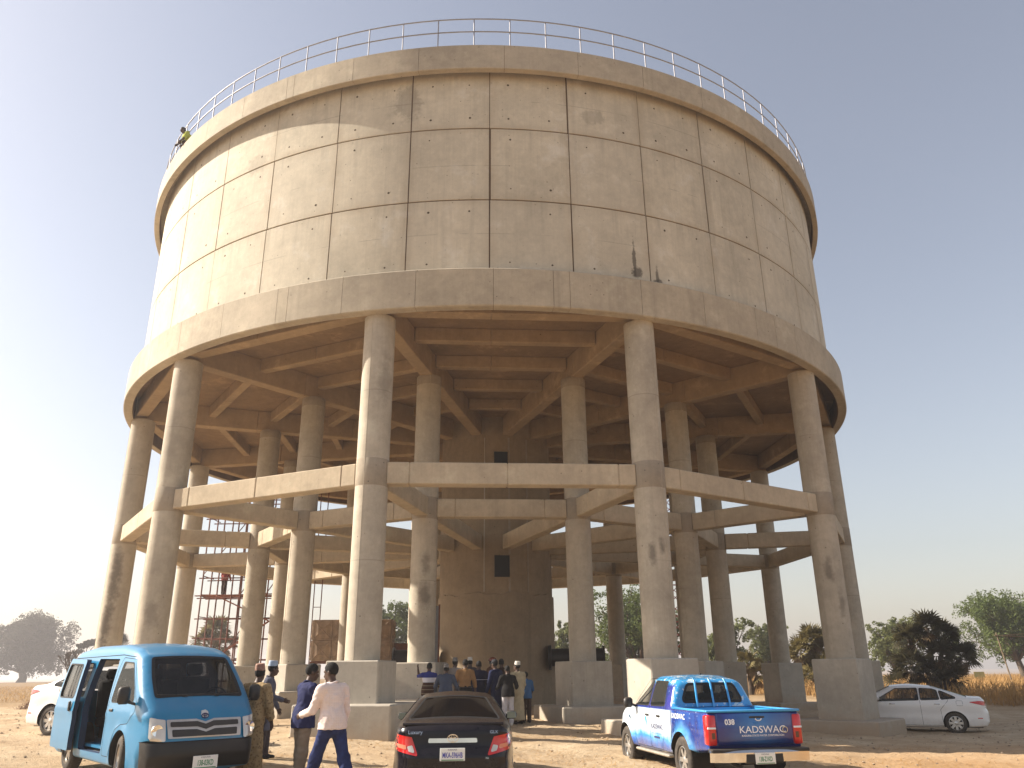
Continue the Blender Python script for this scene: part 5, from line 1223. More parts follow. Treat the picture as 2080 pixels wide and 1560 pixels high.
    B.ell(hp_((-.012, 0, .035)), (.098, .076, .098), np.array(Hm), k=.02); B.ell(hp_((.028, 0, -.045)), (.066, .058, .078), np.array(Hm), k=.03); B.ell(hp_((.075, 0, -.085)), (.025, .03, .022), np.array(Hm), k=.025)
    B.cone(hp_((.088, 0, .012)), hp_((.108, 0, -.032)), .011, .017, .015); B.ell(hp_((.098, 0, -.062)), (.012, .026, .012), np.array(Hm), k=.012); B.cone(hp_((.084, .035, .03)), hp_((.084, -.035, .03)), .012, .012, .02)
    for sg in (1, -1): B.ell(hp_((-.005, sg*.078, -.008)), (.022, .012, .034), np.array(Hm), k=.008)
    fr = max(.0085, h*.75)
    for nm, sg in (('L', 1), ('R', -1)):
        a, e, w, f = J[nm]; f = f.normalized(); side = Vector((0, 1, 0)) if abs(f.y) < .9 else Vector((1, 0, 0)); n_ = f.cross(side).normalized(); across = n_.cross(f).normalized()
        # palm faces the thigh: knuckles run fore and aft
        kn_dir = Vector((1, 0, 0))-f*f.x; kn_dir = kn_dir.normalized() if kn_dir.length > .2 else Vector((0, 0, 1)); inn = Vector((0, -sg, 0))
        inn = (inn-f*inn.dot(f)); inn = inn.normalized() if inn.length > .1 else n_
        B.cone(w, w+f*.085, .034, .040, .02, .5, inn)
        for i, L in enumerate((.070, .082, .076, .060)):
            b = w+f*.088+kn_dir*(.030-.020*i); m_ = b+f*L*.55+inn*.010; t_ = m_+f*L*.42+inn*.026; B.cone(b, m_, fr, fr*.95, .006); B.cone(m_, t_, fr*.95, fr*.8, .004)
        tb = w+f*.03+kn_dir*.030; B.cone(tb, tb+f*.035+kn_dir*.022+inn*.012, fr*1.15, fr, .01); B.cone(tb+f*.035+kn_dir*.022+inn*.012, tb+f*.068+kn_dir*.026+inn*.02, fr, fr*.8, .005)
    zb = zmin
    gzv = gzz(x, y) if z is None else z
    M = Matrix.Translation((0, 0, -zmin*s)) @ Matrix.Diagonal((s, s, s, 1))
    root = thing('person', label, 'person', (x, y, gzv-.01), R(head), group)
    def put(name, F, mat, parent=root):
        v, f = F.mesh()
        if len(v) == 0: return None
        me = mesh_from(v, f, True); me.transform(M); return obj(name, me, mat, parent)
    put('body', B, M_SKIN)
    m = MB()
    for sg in (1, -1): m.lathe([(0, .009), (.008, .006), (.011, 0)], 8, Matrix.Translation(hp_((.083, sg*.030, .008))) @ frame((0, 0, 0), Hm @ Vector((0, 1, 0)), Hm @ Vector((0, 0, 1))))
    me = m.mesh(True); me.transform(M); obj('eyes', me, M_EYE, root)
    # ---- clothes
    tt, bt = top, bottom
    g = max(.014, h*1.1)
    if style == 'gown':
        G = Field(lo, hi, h); torso(G, g+.012)
        for nm in 'LR': arm(G, nm, g+.014, .88)
        G.cone(pel+Vector((0, 0, .1)), Vector((.0, 0, zmin+.17)), .165, .225, .08, .8, (1, 0, 0)); G.cut(neck+Vector((0, 0, .03)), (.25, 0, 1)); G.cut((0, 0, zmin+.12), (0, 0, -1)); G.folds(.006, .8, x*3); put('gown', G, tt)
    else:
        G = Field(lo, hi, h); torso(G, g)
        for nm in 'LR': arm(G, nm, g, sleeve)
        if style == 'kaftan':
            G.cone(pel+Vector((0, 0, .06)), pel+Vector((.0, 0, -.42)), .150, .185, .08, .8, (1, 0, 0)); hem = pel.z-.44
        else: hem = pel.z+(.03 if tuck else hemo); G.cone(pel+Vector((0, 0, .05)), pel+Vector((0, 0, -.12)), .125 if tuck else .150, .130 if tuck else .162, .05, .82, (1, 0, 0), grow=g*1.2+(0 if tuck else .035))
        G.cut(neck+Vector((.0, 0, .035)), (.30, 0, 1)); G.cut((0, 0, hem), (0, 0, -1)); G.folds(.0045, 1.0, x*3+y)
        # collar
        sh_o = put('shirt' if style != 'kaftan' else 'kaftan', G, tt)
        m = MB(); m.path([neck+Vector((.068*math.cos(a)+.004, .070*math.sin(a), .040+.012*math.sin(a*2)-.016*math.cos(a))) for a in np.linspace(0, 2*math.pi, 25)[:-1]], .014, 6, closed=True); me = m.mesh(True); me.transform(M); obj('collar', me, tt, sh_o)
        T = Field(lo, hi, h); 
        T.ell(pel, (.120, .168*build, .13), k=.05, grow=g*(1.6 if tuck else .5)); T.ell(pel+Vector((-.055, 0, -.04)), (.09, .15, .10), k=.05, grow=g*(1.6 if tuck else .5))
        for nm in 'lr': leg(T, nm, g*1.1, g*1.1+.016)
        T.cut(pel+Vector((0, 0, .10)), (0, 0, 1))
        for nm in 'lr': pass
        T.folds(.004, .9, x*5); T.cut((0, 0, zmin+.055), (0, 0, -1)); put('trousers', T, bt)
        if belt: 
            m = MB(); m.path([pel+Vector((.142*math.cos(a)-.008, .188*build*math.sin(a), .035)) for a in np.linspace(0, 2*math.pi, 33)[:-1]], .017, 6, closed=True); me = m.mesh(True); me.transform(M); obj('belt', me, M_SHOE, root)
    for nm in 'lr':
        S_ = Field(lo, np.array([hi[0], hi[1], zmin+.25]), h*.8); a = J[nm][2]; S_.cone(a+Vector((-.035, 0, -.028)), a+Vector((.05, 0, -.03)), .048, .044, .03); S_.cone(a+Vector((.05, 0, -.036)), a+Vector((.165, 0, -.046)), .044, .036, .03, .85, (0, 0, 1)); S_.cut((0, 0, zmin+.002), (0, 0, -1)); put('shoe', S_, shoe or M_SHOE)
    # ---- hair and headgear
    hlo = np.array(hp_((0, 0, .03)))-.2; hhi = np.array(hp_((0, 0, .05)))+.2; hh = min(h, .010)
    if hair:
        Q = Field(hlo, hhi, hh); Q.ell(hp_((-.014, 0, .037)), (.105, .083, .104), np.array(Hm), k=.0); Q.cut(hp_((.062, 0, .06)), Hm @ Vector((1, 0, -.55))); Q.cut(hp_((-.03, 0, -.035)), Hm @ Vector((.35, 0, -1))); put('hair', Q, M_HAIR)
    if cap == 'round':
        Q = Field(hlo, hhi, hh); Q.cone(hp_((-.018, 0, .05)), hp_((-.035, 0, .155)), .100, .086, .0, .84, Hm @ Vector((0, 1, 0))); Q.cut(hp_((-.012, 0, .05)), Hm @ Vector((.12, 0, -1))); Q.cut(hp_((-.03, 0, .165)), Hm @ Vector((-.12, 0, 1))); put('cap', Q, capmat)
    elif cap == 'peak':
        Q = Field(hlo, hhi, hh); Q.ell(hp_((-.014, 0, .045)), (.110, .090, .108), np.array(Hm), k=0); Q.cut(hp_((0, 0, .048)), Hm @ Vector((.0, 0, -1))); Q.ell(hp_((.11, 0, .05)), (.075, .068, .012), np.array(Hm), k=.01); put('cap', Q, capmat)
    elif cap == 'helmet':
        Q = Field(hlo, hhi, hh); Q.ell(hp_((-.010, 0, .045)), (.135, .115, .125), np.array(Hm), k=0); Q.cut(hp_((0, 0, .04)), Hm @ Vector((.05, 0, -1))); Q.ell(hp_((.0, 0, .045)), (.160, .130, .014), np.array(Hm), k=.01); put('helmet', Q, capmat)
    return root
C_NAVY = cloth('navy_polo', (.018, .022, .075)); C_KHAKI = cloth('grey_khaki_trousers', (.20, .16, .12)); C_PINK = cloth('pale_pink_shirt', (.70, .58, .54), .06, 'check', (.78, .70, .67)); C_JEANS = cloth('blue_jeans', (.020, .030, .10), .3)
C_PRINT = cloth('tan_print', (.40, .28, .14), .15, 'print', (.25, .165, .085)); C_GREYK = cloth('grey_kaftan', (.10, .10, .13)); C_GREYT = cloth('dark_grey_trousers', (.06, .05, .055)); C_STRIPE = cloth('striped_knit', (.05, .022, .014), .1, 'yoke', (.55, .55, .60))
C_BLUEGREY = cloth('blue_grey_shirt', (.05, .065, .105)); C_LGREY = cloth('light_grey_kaftan', (.25, .22, .20)); C_TAN = cloth('tan_shirt', (.27, .15, .065)); C_BLACK = cloth('black_cloth', (.010, .009, .010)); C_DKNAVY = cloth('dark_navy_jacket', (.010, .011, .035), .1, 'line', (.4, .4, .45)); C_BROWN = cloth('brown_overall', (.085, .035, .018))
C_DKBLUE = cloth('dark_blue_kaftan', (.012, .017, .055)); C_WHITE = cloth('white_trousers', (.50, .47, .48)); C_CREAM = cloth('cream_gown', (.42, .35, .23)); C_SKYB = cloth('sky_blue_shirt', (.04, .11, .24)); C_DKBR = cloth('dark_brown_trousers', (.05, .028, .018)); C_RED = cloth('red_work_shirt', (.22, .035, .025)); C_LIME = cloth('lime_vest', (.38, .42, .05))
# four men by the minibus (headings: degrees from +X, anticlockwise)
person('man in pale pink shirt and blue jeans stepping towards the man in navy', -2.60, 12.2, 138, 1.76, .010, C_PINK, C_JEANS, 'shirt', (20, 2, 55), (4, 6, 12), (26, 2), (-22, 6), 6, 25, 14, None, None, 1.0, None, False, 1.02, None, hemo=-.06)
person('man in navy polo shirt and grey trousers, beside the man in pink', -3.28, 13.25, 40, 1.72, .010, C_NAVY, C_KHAKI, 'shirt', (8, 2, 15), (25, 4, 62), (4, 2), (-4, 4), 4, -15, 14, None, None, .42, M_SHOE)
person('man in tan patterned gown and brown cap beside the minibus', -4.30, 14.05, 70, 1.70, .011, C_PRINT, None, 'gown', (5, 5, 14), (5, 5, 14), (2, 0), (-2, 0), 2, 10, 0, 'round', M_CAPR, shoe=M_SHOEB)
person('man in grey kaftan and pale blue cap behind the gowned man', -4.82, 16.5, 8, 1.68, .012, C_GREYK, C_GREYT, 'kaftan', (8, 6, 20), (14, 4, 60), (2, 0), (-2, 2), 2, 20, 8, 'round', M_CAPB)
# crowd in front of the central shaft
person('man in brown striped knit with raised hand at the left of the crowd', -2.53, 24.7, 78, 1.66, .015, C_STRIPE, C_BLACK, 'shirt', (80, 34, 75), (15, 8, 60), (0, 0), (0, 0), 3, 15, 5)
person('man seen from behind in blue grey shirt and grey cap', -1.95, 23.8, 88, 1.58, .015, C_BLUEGREY, C_BLACK, 'shirt', (15, 14, 40), (15, 14, 40), (0, 0), (0, 0), 8, 0, 10, 'round', M_CAPG, build=1.12)
person('man in light grey kaftan and patterned cap behind the tan shirt', -1.91, 26.7, 70, 1.78, .015, C_LGREY, C_GREYT, 'kaftan', (8, 4, 20), (8, 4, 20), cap='round', capmat=M_CAPG)
person('man in tan shirt and black trousers, back turned in the crowd', -1.48, 25.2, 95, 1.76, .015, C_TAN, C_BLACK, 'shirt', (10, 8, 30), (2, 10, 12), (0, 0), (0, 0), 3, 0, 8, tuck=True, belt=True)
person('man in dark navy jacket with a white line across the back', -1.10, 25.9, 95, 1.76, .015, C_DKNAVY, C_BLACK, 'shirt', (15, 6, 50), (15, 6, 50), lean=4, nod=14)
person('man in brown overall wearing a shiny brown helmet', -.78, 26.6, 20, 1.80, .015, C_BROWN, C_BROWN, 'shirt', (20, 4, 70), (15, 4, 60), lean=4, yaw=-20, nod=12, cap='helmet', capmat=M_HELM)
person('man in dark blue kaftan and peaked cap facing left', -.55, 25.5, 140, 1.78, .015, C_DKBLUE, C_DKBLUE, 'kaftan', (6, 4, 18), (6, 4, 18), lean=3, nod=10, cap='peak', capmat=M_CAPD)
person('man in black jacket and white trousers with hands in front', -.20, 24.95, 100, 1.60, .015, C_BLACK, C_WHITE, 'shirt', (14, 12, 60), (14, 16, 62), lean=5, nod=14, shoe=M_CAPW)
person('man in long cream gown and white cap at the right of the crowd', .10, 25.6, 130, 1.70, .015, C_CREAM, None, 'gown', (6, 4, 16), (6, 4, 16), yaw=20, cap='round', capmat=M_CAPW)
person('boy in sky blue shirt standing rightmost in the crowd', .36, 26.1, 110, 1.42, .015, C_SKYB, C_DKBR, 'shirt', (10, 6, 35), (10, 8, 40), sleeve=.5)
person('man in dark brown shirt wedged between the helmet and the peaked cap', -.42, 26.9, 95, 1.78, .015, C_DKBR, C_BLACK, 'shirt', (10, 4, 30), (10, 4, 30), nod=10)
person('man in charcoal kaftan behind the navy jacket with a white skullcap', -1.45, 27.2, 90, 1.78, .015, C_GREYT, C_BLACK, 'kaftan', (10, 4, 30), (10, 4, 30), nod=8, cap='round', capmat=M_CAPW)
# ================================================================== SCAFFOLD, MAST, STEEL TANK
M_TUBE = simple('rust_red_tube', (.15, .055, .035), .7, .0, .3, 4)
M_PLANK = simple('red_brown_plank', (.26, .10, .06), .8, 0, .35, 3)
SX, SY = -15.7, 47.0
scaf = thing('scaffold', 'rust red tube scaffold rising behind the left columns', 'scaffold', (SX, SY, gzz(SX, SY)))
xs = [-2.15, -1.25, -.45, .1, 1.0, 1.6, 2.2, 2.75]; ys = [-.65, .65]; zs = [1.05+1.12*i for i in range(10)]
for x_ in xs:
    for y_ in ys:
        m = MB(); m.tube((x_, y_, 0), (x_+random.uniform(-.04, .04), y_, 11.9), .042, n=6); obj('standard', m.mesh(), M_TUBE, scaf)
for z_ in zs:
    for y_ in ys:
        m = MB(); m.tube((xs[0]-.25, y_+.05, z_+random.uniform(-.05, .05)), (xs[-1]+.3, y_+.05, z_+random.uniform(-.05, .05)), .036, n=6); obj('ledger', m.mesh(), M_TUBE, scaf)
    for x_ in xs[::3]:
        m = MB(); m.tube((x_+.05, ys[0]-.2, z_+.06), (x_+.05, ys[1]+.2, z_+.06), .028, n=6); obj('transom', m.mesh(), M_TUBE, scaf)
for a, b, z0, z1 in ((0, 3, .3, 3.3), (3, 6, 3.4, 6.7), (0, 3, 6.8, 9.9), (3, 6, 5.7, 9.0), (4, 7, .4, 3.0)):
    m = MB(); m.tube((xs[a], ys[0]-.06, z0), (xs[b], ys[0]-.06, z1), .028, n=6); obj('brace', m.mesh(), M_TUBE, scaf)
for z_, x0, x1 in ((5.66, -2.4, 1.6), (8.0, -2.5, 1.2), (10.3, -2.4, 2.0)):
    for k, y_ in enumerate((-.55, -.26, .03, .32)):
        m = MB(); m.cbox(x0+random.uniform(-.4, .1), x1+random.uniform(-.2, .5), y_, y_+.24, z_, z_+.05, .008, Matrix.Rotation(R(random.uniform(-1.2, 1.2)), 4, 'Y')); obj('plank', m.mesh(), M_PLANK, scaf)
for (x0, z0, x1, z1) in ((-1.2, 5.6, 1.9, 4.2), (1.9, 4.2, -.6, 2.5), (-.8, 2.4, 1.8, 1.3)):
    L = math.hypot(x1-x0, z1-z0); m = MB(); m.cbox(0, L, -.9, -.68, -.03, .03, .008, Matrix.Translation((x0, 0, z0)) @ Matrix.Rotation(-math.atan2(z1-z0, x1-x0), 4, 'Y')); obj('ramp_plank', m.mesh(), M_PLANK, scaf)
lad = thing('ladder_frame', 'narrow dark ladder frame standing behind the left front column', 'ladder', (-11.35, 47.0, gzz(-11.35, 47)))
for x_ in (-.22, .22):
    m = MB(); m.tube((x_, 0, 0), (x_, 0, 11.8), .03, n=6); obj('stile', m.mesh(), M_TUBE, lad)
for k in range(8):
    m = MB(); m.tube((-.22, 0, .9+1.35*k), (.22, 0, .9+1.35*k), .022, n=6); obj('rung', m.mesh(), M_TUBE, lad)
M_RED = simple('red_mast_paint', (.42, .05, .03), .5, 0, .2)
mast = thing('lattice_mast', 'slender red lattice mast seen between the right columns', 'mast', (9.9, 50.0, gzz(9.9, 50)))
cs = [(-.28, -.28), (.28, -.28), (.28, .28), (-.28, .28)]
for (a, b) in cs: m = MB(); m.tube((a, b, 0), (a, b, 12.2), .038, n=6); obj('chord', m.mesh(), M_RED, mast)
for i in range(4):
    (a, b), (c, d) = cs[i], cs[(i+1) % 4]; m = MB()
    for k in range(22):
        z0 = .2+.545*k; (p, q) = ((a, b), (c, d)) if k % 2 else ((c, d), (a, b)); m.tube((p[0], p[1], z0), (q[0], q[1], z0+.545), .022, n=5)
        if k % 4 == 0: m.tube((a, b, z0), (c, d, z0), .02, n=5)
    obj('lacing', m.mesh(), M_RED, mast)
# sectional steel tank of pressed panels
M_PRESS = simple('pressed_steel', (.30, .215, .145), .8, .15, .35, 3, bump=.2, bscale=20)
tank = thing('sectional_tank', 'old brown sectional steel tank of pressed panels on a low stand', 'steel tank', (-8.65, 44.6, gzz(-8.65, 44.6)))
PS = 1.04; m = MB()
def press_panel():
    m = MB(); h = PS/2-.01; m.cbox(-h, h, -.03, .03, -h, h, .012)
    q = h-.10; n0 = len(m.v)
    m.add([(-q, -.032, -q), (q, -.032, -q), (q, -.032, q), (-q, -.032, q), (-q*.55, -.085, -q*.55), (q*.55, -.085, -q*.55), (q*.55, -.085, q*.55), (-q*.55, -.085, q*.55), (0, -.05, 0)],
          [(0, 1, 5, 4), (1, 2, 6, 5), (2, 3, 7, 6), (3, 0, 4, 7), (4, 5, 8), (5, 6, 8), (6, 7, 8), (7, 4, 8)])
    for s1, s2 in ((1, 1), (1, -1)): m.tube((-q*.95*s1, -.075, -q*.95*s2), (q*.95*s1, -.075, q*.95*s2), .025, n=5)
    return m.mesh()
pm = press_panel()
for i in range(4):
    for j in range(2): obj('panel', pm, M_PRESS, tank, loc=(-1.56+PS*i, -.62, 2.52+PS*j-.0))
for j in range(2):
    for sx in (-1, 1): obj('panel', pm, M_PRESS, tank, loc=(sx*(2*PS+.04), -.10, 2.52+PS*j), rot=(0, 0, sx*math.pi/2))
m = MB(); m.box(-2*PS, 2*PS, -.58, .45, 1.98, 2.0+2*PS); obj('tank_core', m.mesh(), M_PRESS, tank)
m = MB()
for x_ in (-2.05, -.7, .7, 2.05):
    for y_ in (-.5, .35): m.box(x_-.05, x_+.05, y_-.05, y_+.05, 0, 1.9)
m.box(-2.15, 2.15, -.6, .45, 1.86, 1.98); obj('stand', m.mesh(), M_RUST, tank)
cr = thing('steel_container', 'rusty brown steel container low behind the front left column', 'container', (-5.95, 45.2, gzz(-5.95, 45.2)))
m = MB(); m.cbox(-.9, .9, -.6, .6, .05, 2.9, .02); obj('container_body', m.mesh(), M_RUST, cr)
m = MB()
for k in range(8): m.box(-.82+.22*k, -.74+.22*k, -.625, -.6, .15, 2.8)
obj('rib', m.mesh(), M_RUST, cr)
bd = thing('steel_door_leaf', 'grey steel sheet with a rusty edge leaning by the central shaft', 'steel sheet', (-3.02, 31.0, gzz(-3.02, 31.0)-.02), R(4))
m = MB(); m.box(-.16, .16, -.02, .02, 0, 3.75); obj('sheet', m.mesh(), simple('grey_steel', (.16, .16, .165), .6, .3), bd)
m = MB(); m.tube((.19, 0, 0), (.19, 0, 3.8), .035, n=6); obj('edge_tube', m.mesh(), M_RUST, bd)
# the workers
person('worker in red shirt standing high on the scaffold platform', -16.75, 46.75, 80, 1.62, .018, C_RED, C_DKBR, 'shirt', (10, 4, 25), (10, 4, 25), (6, 4), (-8, 2), 4, 0, 5, 'helmet', simple('red_helmet', (.35, .04, .03), .3), z=gzz(SX, SY)+5.73)
_p = wpol(15.66, -48.2)
person('worker in lime vest bent over the edge of the tower roof', _p.x, _p.y, 223, 1.7, .016, C_LIME, C_DKBR, 'shirt', (20, -6, 10), (15, -6, 20), (72, 122), (62, 122), 50, 0, 10, None, None, .5, z=21.12)

# ================================================================== TREES
def leaf_mat(name, a, b, c=None):
    t = NT(name); p = t.pos(); n = t.noise(p, .55, 4); n2 = t.noise(p, 3.5, 3); f = t.math('MULTIPLY_ADD', t.ramp(n, .3, .7), .6, t.math('MULTIPLY', t.ramp(n2, .3, .7), .4))
    t.base(t.mix(f, a, b)); t.set(rough=.65, spec=.25); tr = t.n('ShaderNodeBsdfTranslucent'); tr.inputs[0].default_value = (*[x*1.2 for x in b], 1); mx = t.n('ShaderNodeMixShader'); mx.inputs[0].default_value = .25
    t.l(t.b.outputs[0], mx.inputs[1]); t.l(tr.outputs[0], mx.inputs[2]); t.l(mx.outputs[0], t.out.inputs[0]); return t.m
L_GREEN = leaf_mat('leaf_green', (.045, .075, .018), (.14, .17, .045)); L_DARK = leaf_mat('leaf_dark', (.020, .021, .012), (.052, .050, .024)); L_OLIVE = leaf_mat('leaf_olive', (.06, .08, .025), (.19, .20, .07)); L_PALM = leaf_mat('palm_leaf', (.055, .05, .018), (.20, .16, .06)); L_PALMD = leaf_mat('palm_leaf_dark', (.032, .030, .015), (.10, .085, .04))
M_BARK = simple('bark', (.10, .075, .055), .95, 0, .35, 4, bump=.5, bscale=12)
def leaves(pts, nrm, size, seed):
    r = np.random.default_rng(seed); n = len(pts); d = nrm+r.normal(0, .9, (n, 3)); d /= np.linalg.norm(d, axis=1)[:, None]
    u = np.cross(d, r.normal(0, 1, (n, 3))); u /= np.linalg.norm(u, axis=1)[:, None]; w = np.cross(d, u); s = size*r.uniform(.6, 1.4, n)[:, None]
    V = np.stack([pts-u*s*.9, pts-w*s*.42+d*s*.1, pts+u*s*.9-d*s*.25, pts+w*s*.42+d*s*.1], 1).reshape(-1, 3); F = np.arange(4*n).reshape(n, 4); return V, F
def tree(name, label, x, y, h, w, lumps, mat, seed, leaf=.20, n=7000, trunk=.28, trunk_h=.25, group=None, flat=1.0, z=None):
    """lumps: (dx, dz as fractions of the crown half-width and of the height, radius fraction)"""
    r = np.random.default_rng(seed); z = gzz(x, y) if z is None else z; t_ = thing(name, label, 'tree', (x, y, z), 0, group); hw = w/2
    base = Vector((0, 0, h*trunk_h)); m = MB(); m.path([(0, 0, -.3), (.05*hw, 0, h*trunk_h*.5), base], [trunk*1.25, trunk, trunk*.85], 8); ends = []
    Ls = []
    for (dx, dz, rr) in lumps:
        c = np.array((dx*hw, r.uniform(-.6, .6)*hw*.8, dz*h)); Ls.append((c, rr*hw)); e = Vector(c); mid = base.lerp(e, .5)+Vector((r.normal(0, .08)*hw, r.normal(0, .08)*hw, .06*h)); m.path([base, mid, e], [trunk*.5, trunk*.28, trunk*.08], 6)
        for k in range(3): a = Vector(r.normal(0, 1, 3)).normalized(); m.path([mid.lerp(e, .4), e+a*rr*hw*.5, e+a*rr*hw*.95], [trunk*.16, trunk*.09, .02], 5)
    obj('trunk', auto_smooth(m.mesh(), 60), M_BARK, t_)
    P, N = [], []; tot = sum(q[1]**2 for q in Ls)
    for c, rad in Ls:
        kk = max(30, int(n*rad*rad/tot)); nc = max(10, kk//26)
        d = r.normal(0, 1, (nc, 3)); d /= np.linalg.norm(d, axis=1)[:, None]; cc = c+d*rad*(r.uniform(.55, 1.08, nc)[:, None])*np.array([1, 1, .82*flat])
        cr = rad*r.uniform(.14, .30, nc); per = kk//nc+1
        for a, b, dd in zip(cc, cr, d):
            q = r.normal(0, 1, (per, 3)); q /= np.linalg.norm(q, axis=1)[:, None]; P.append(a+q*b*r.uniform(.3, 1, per)[:, None]**.5); N.append(q*.6+dd*.5+np.array([0, 0, .35]))
    V, F = leaves(np.concatenate(P), np.concatenate(N), leaf, seed); obj('crown', mesh_from(V, F), mat, t_); return t_
RL = lambda s, n=11, top=.93, low=.38, rr=(.30, .46): [(float(a), float(b), float(c)) for a, b, c in zip(np.random.default_rng(s).uniform(-.72, .72, n), np.random.default_rng(s+50).uniform(low, top-.12, n), np.random.default_rng(s+90).uniform(*rr, n))]+[(0, .62, .5), (.1, top-.13, .34), (-.25, .5, .42), (.3, .48, .42)]
tree('mango_tree', 'big dark round tree standing in the haze at far left', -130.5, 222, 17.4, 21.5, RL(3, 22, .95, .26), L_DARK, 3, .33, 34000, 1.0, .14)
tree('acacia_tree', 'flat topped tree leaning out over the roof of the minibus', -77, 150, 7.7, 7, [(-.75, .74, .24), (-.3, .86, .28), (.1, .93, .32), (.5, .95, .32), (.8, .92, .26)], L_DARK, 4, .2, 5000, .25, .5, flat=.45)
tree('green_tree', 'green tree between the front left column and the inner column', -13.3, 90, 9.9, 8.5, RL(5), L_GREEN, 5, .16, 13000, .3, .2)
tree('green_tree', 'tall green tree behind the central shaft, right of it', 12.0, 80, 9.9, 10.5, RL(6, 14), L_GREEN, 6, .15, 18000, .35, .15)
tree('green_tree', 'small green tree showing just right of the central shaft', 4.9, 85, 7.4, 5, RL(7, 8), L_OLIVE, 7, .18, 4500, .2, .15)
tree('green_tree', 'green tree showing behind the inner right columns', 21.2, 85, 7.2, 6, RL(8, 8), L_OLIVE, 8, .18, 5000, .22, .18)
tree('green_tree', 'rounded grey green tree left of the palm clump behind the columns', 26.9, 90, 7.0, 6.2, RL(9, 9), L_OLIVE, 9, .14, 10000, .25, .18)
tree('green_tree', 'pale olive tree just left of the dark palm', 36.6, 80, 6.4, 6.4, RL(10, 9), L_OLIVE, 10, .13, 12000, .25, .15)
tree('neem_tree', 'large green tree at far right with a bare trunk', 51.2, 85, 9.2, 10.5, RL(12, 13, .96, .36), L_GREEN, 12, .14, 24000, .33, .24)
def bare_tree(label, x, y, h, seed, name='bare_tree'):
    r = random.Random(seed); m = MB(); t_ = thing(name, label, 'tree', (x, y, gzz(x, y)))
    def grow(p, d, L, rad, k):
        q = p+d*L; m.tube(p, q, rad, rad*.65, 5, False)
        if k == 0: return
        for _ in range(3 if k > 1 else 4): grow(q, (d+Vector((r.uniform(-.75, .75), r.uniform(-.75, .75), r.uniform(-.05, .5)))).normalized(), L*r.uniform(.55, .8), rad*.6, k-1)
    tr = MB(); tr.tube((0, 0, -.2), (0, 0, h*.4), .16, .11, 7); obj('trunk', tr.mesh(), M_BARK, t_)
    for _ in range(4): grow(Vector((0, 0, h*.38)), Vector((r.uniform(-.6, .6), r.uniform(-.6, .6), 1)).normalized(), h*.22, .09, 3)
    obj('branches', m.mesh(), M_BARK, t_)
bare_tree('leafless tree behind the large tree at far right', 61.5, 100, 11.0, 4)
bare_tree('small leafless shrub left of the minibus', -42.5, 80, 4.3, 9, 'bare_shrub')
# fan palms
def fan(n=13, rad=.85, seed=0):
    r = np.random.default_rng(seed); V = []; F = []
    def tri(*p): b = len(V); V.extend(p); F.append(tuple(range(b, b+len(p))))
    pet = .75; tri((0, -.018, 0), (pet, -.01, .0), (pet, .01, .0), (0, .018, 0))
    for i in range(n):
        a = math.radians(-125+250*i/(n-1)); L = rad*(1-.25*abs(i-(n-1)/2)/(n/2))*r.uniform(.9, 1.08); c = np.array((math.cos(a), math.sin(a), 0)); sd = np.array((-math.sin(a), math.cos(a), 0)); w = L*.085; dz = -.12*L
        b = np.array((pet, 0, 0.0)); m_ = b+c*L*.55+np.array((0, 0, .02)); tp = b+c*L+np.array((0, 0, dz))
        tri(tuple(b), tuple(m_-sd*w), tuple(tp), tuple(m_+sd*w+np.array((0, 0, .03))))
    return np.array(V), F
fans = [fan(seed=i) for i in range(4)]
def palm(name, label, x, y, heads, mat, seed, leaf=1.0, dead=True, group=None, z=None):
    """heads: (dx, dy, height, number of leaves)"""
    r = random.Random(seed); z0 = gzz(x, y) if z is None else z; t_ = thing(name, label, 'palm tree', (x, y, z0), 0, group)
    for (dx, dy, h, n) in heads:
        m = MB(); pts = [(0, 0, -.2), (dx*.35, dy*.35, h*.45), (dx*.9, dy*.9, h*.9), (dx, dy, h)]; m.path(pts, [.17, .13, .12, .14], 8); obj('trunk', m.mesh(), M_BARK, t_)
        V, F, b = [], [], 0; DV, DF, db = [], [], 0
        for k in range(n):
            el = r.uniform(-.5, 1.35); az = r.uniform(0, 2*math.pi); v, f = fans[r.randrange(4)]; s = leaf*r.uniform(.8, 1.15)
            M3 = np.array(Matrix.Rotation(az, 3, 'Z') @ Matrix.Rotation(-el, 3, 'Y') @ Matrix.Rotation(r.uniform(-.9, .9), 3, 'X')); vv = (v*s)@M3.T+np.array((dx, dy, h)); V.append(vv); F += [tuple(i+b for i in q) for q in f]; b += len(v)
        obj('crown', mesh_from(np.concatenate(V), F), mat, t_)
        if dead:
            for k in range(n//3):
                el = r.uniform(-1.45, -.7); az = r.uniform(0, 2*math.pi); v, f = fans[r.randrange(4)]; s = leaf*r.uniform(.6, .9); M3 = np.array(Matrix.Rotation(az, 3, 'Z') @ Matrix.Rotation(-el, 3, 'Y')); vv = (v*s)@M3.T+np.array((dx, dy, h-.1)); DV.append(vv); DF += [tuple(i+db for i in q) for q in f]; db += len(v)
            if DV: obj('dead_leaves', mesh_from(np.concatenate(DV), DF), M_DEADP, t_)
M_DEADP = simple('dead_palm_leaf', (.20, .135, .07), .9, 0, .3, 3)
palm('fan_palm', 'fan palm growing behind the red scaffold', -27.2, 75, [(0, 0, 5.3, 46), (-.9, .3, 4.2, 30), (1.0, .2, 4.0, 26)], L_PALM, 1, 1.0)
palm('fan_palm', 'distant palm head behind the leftmost column', -52.9, 110, [(0, 0, 6.0, 40)], L_PALMD, 2, 1.1)
palm('fan_palm', 'sunlit palm clump between the two right columns', 21.6, 60, [(0, 0, 3.5, 46), (-.85, .3, 2.7, 36), (1.0, 0, 3.0, 40), (.2, -.6, 1.7, 34), (-.6, -.6, 1.0, 26), (.9, -.5, .9, 26)], L_PALM, 3, .85)
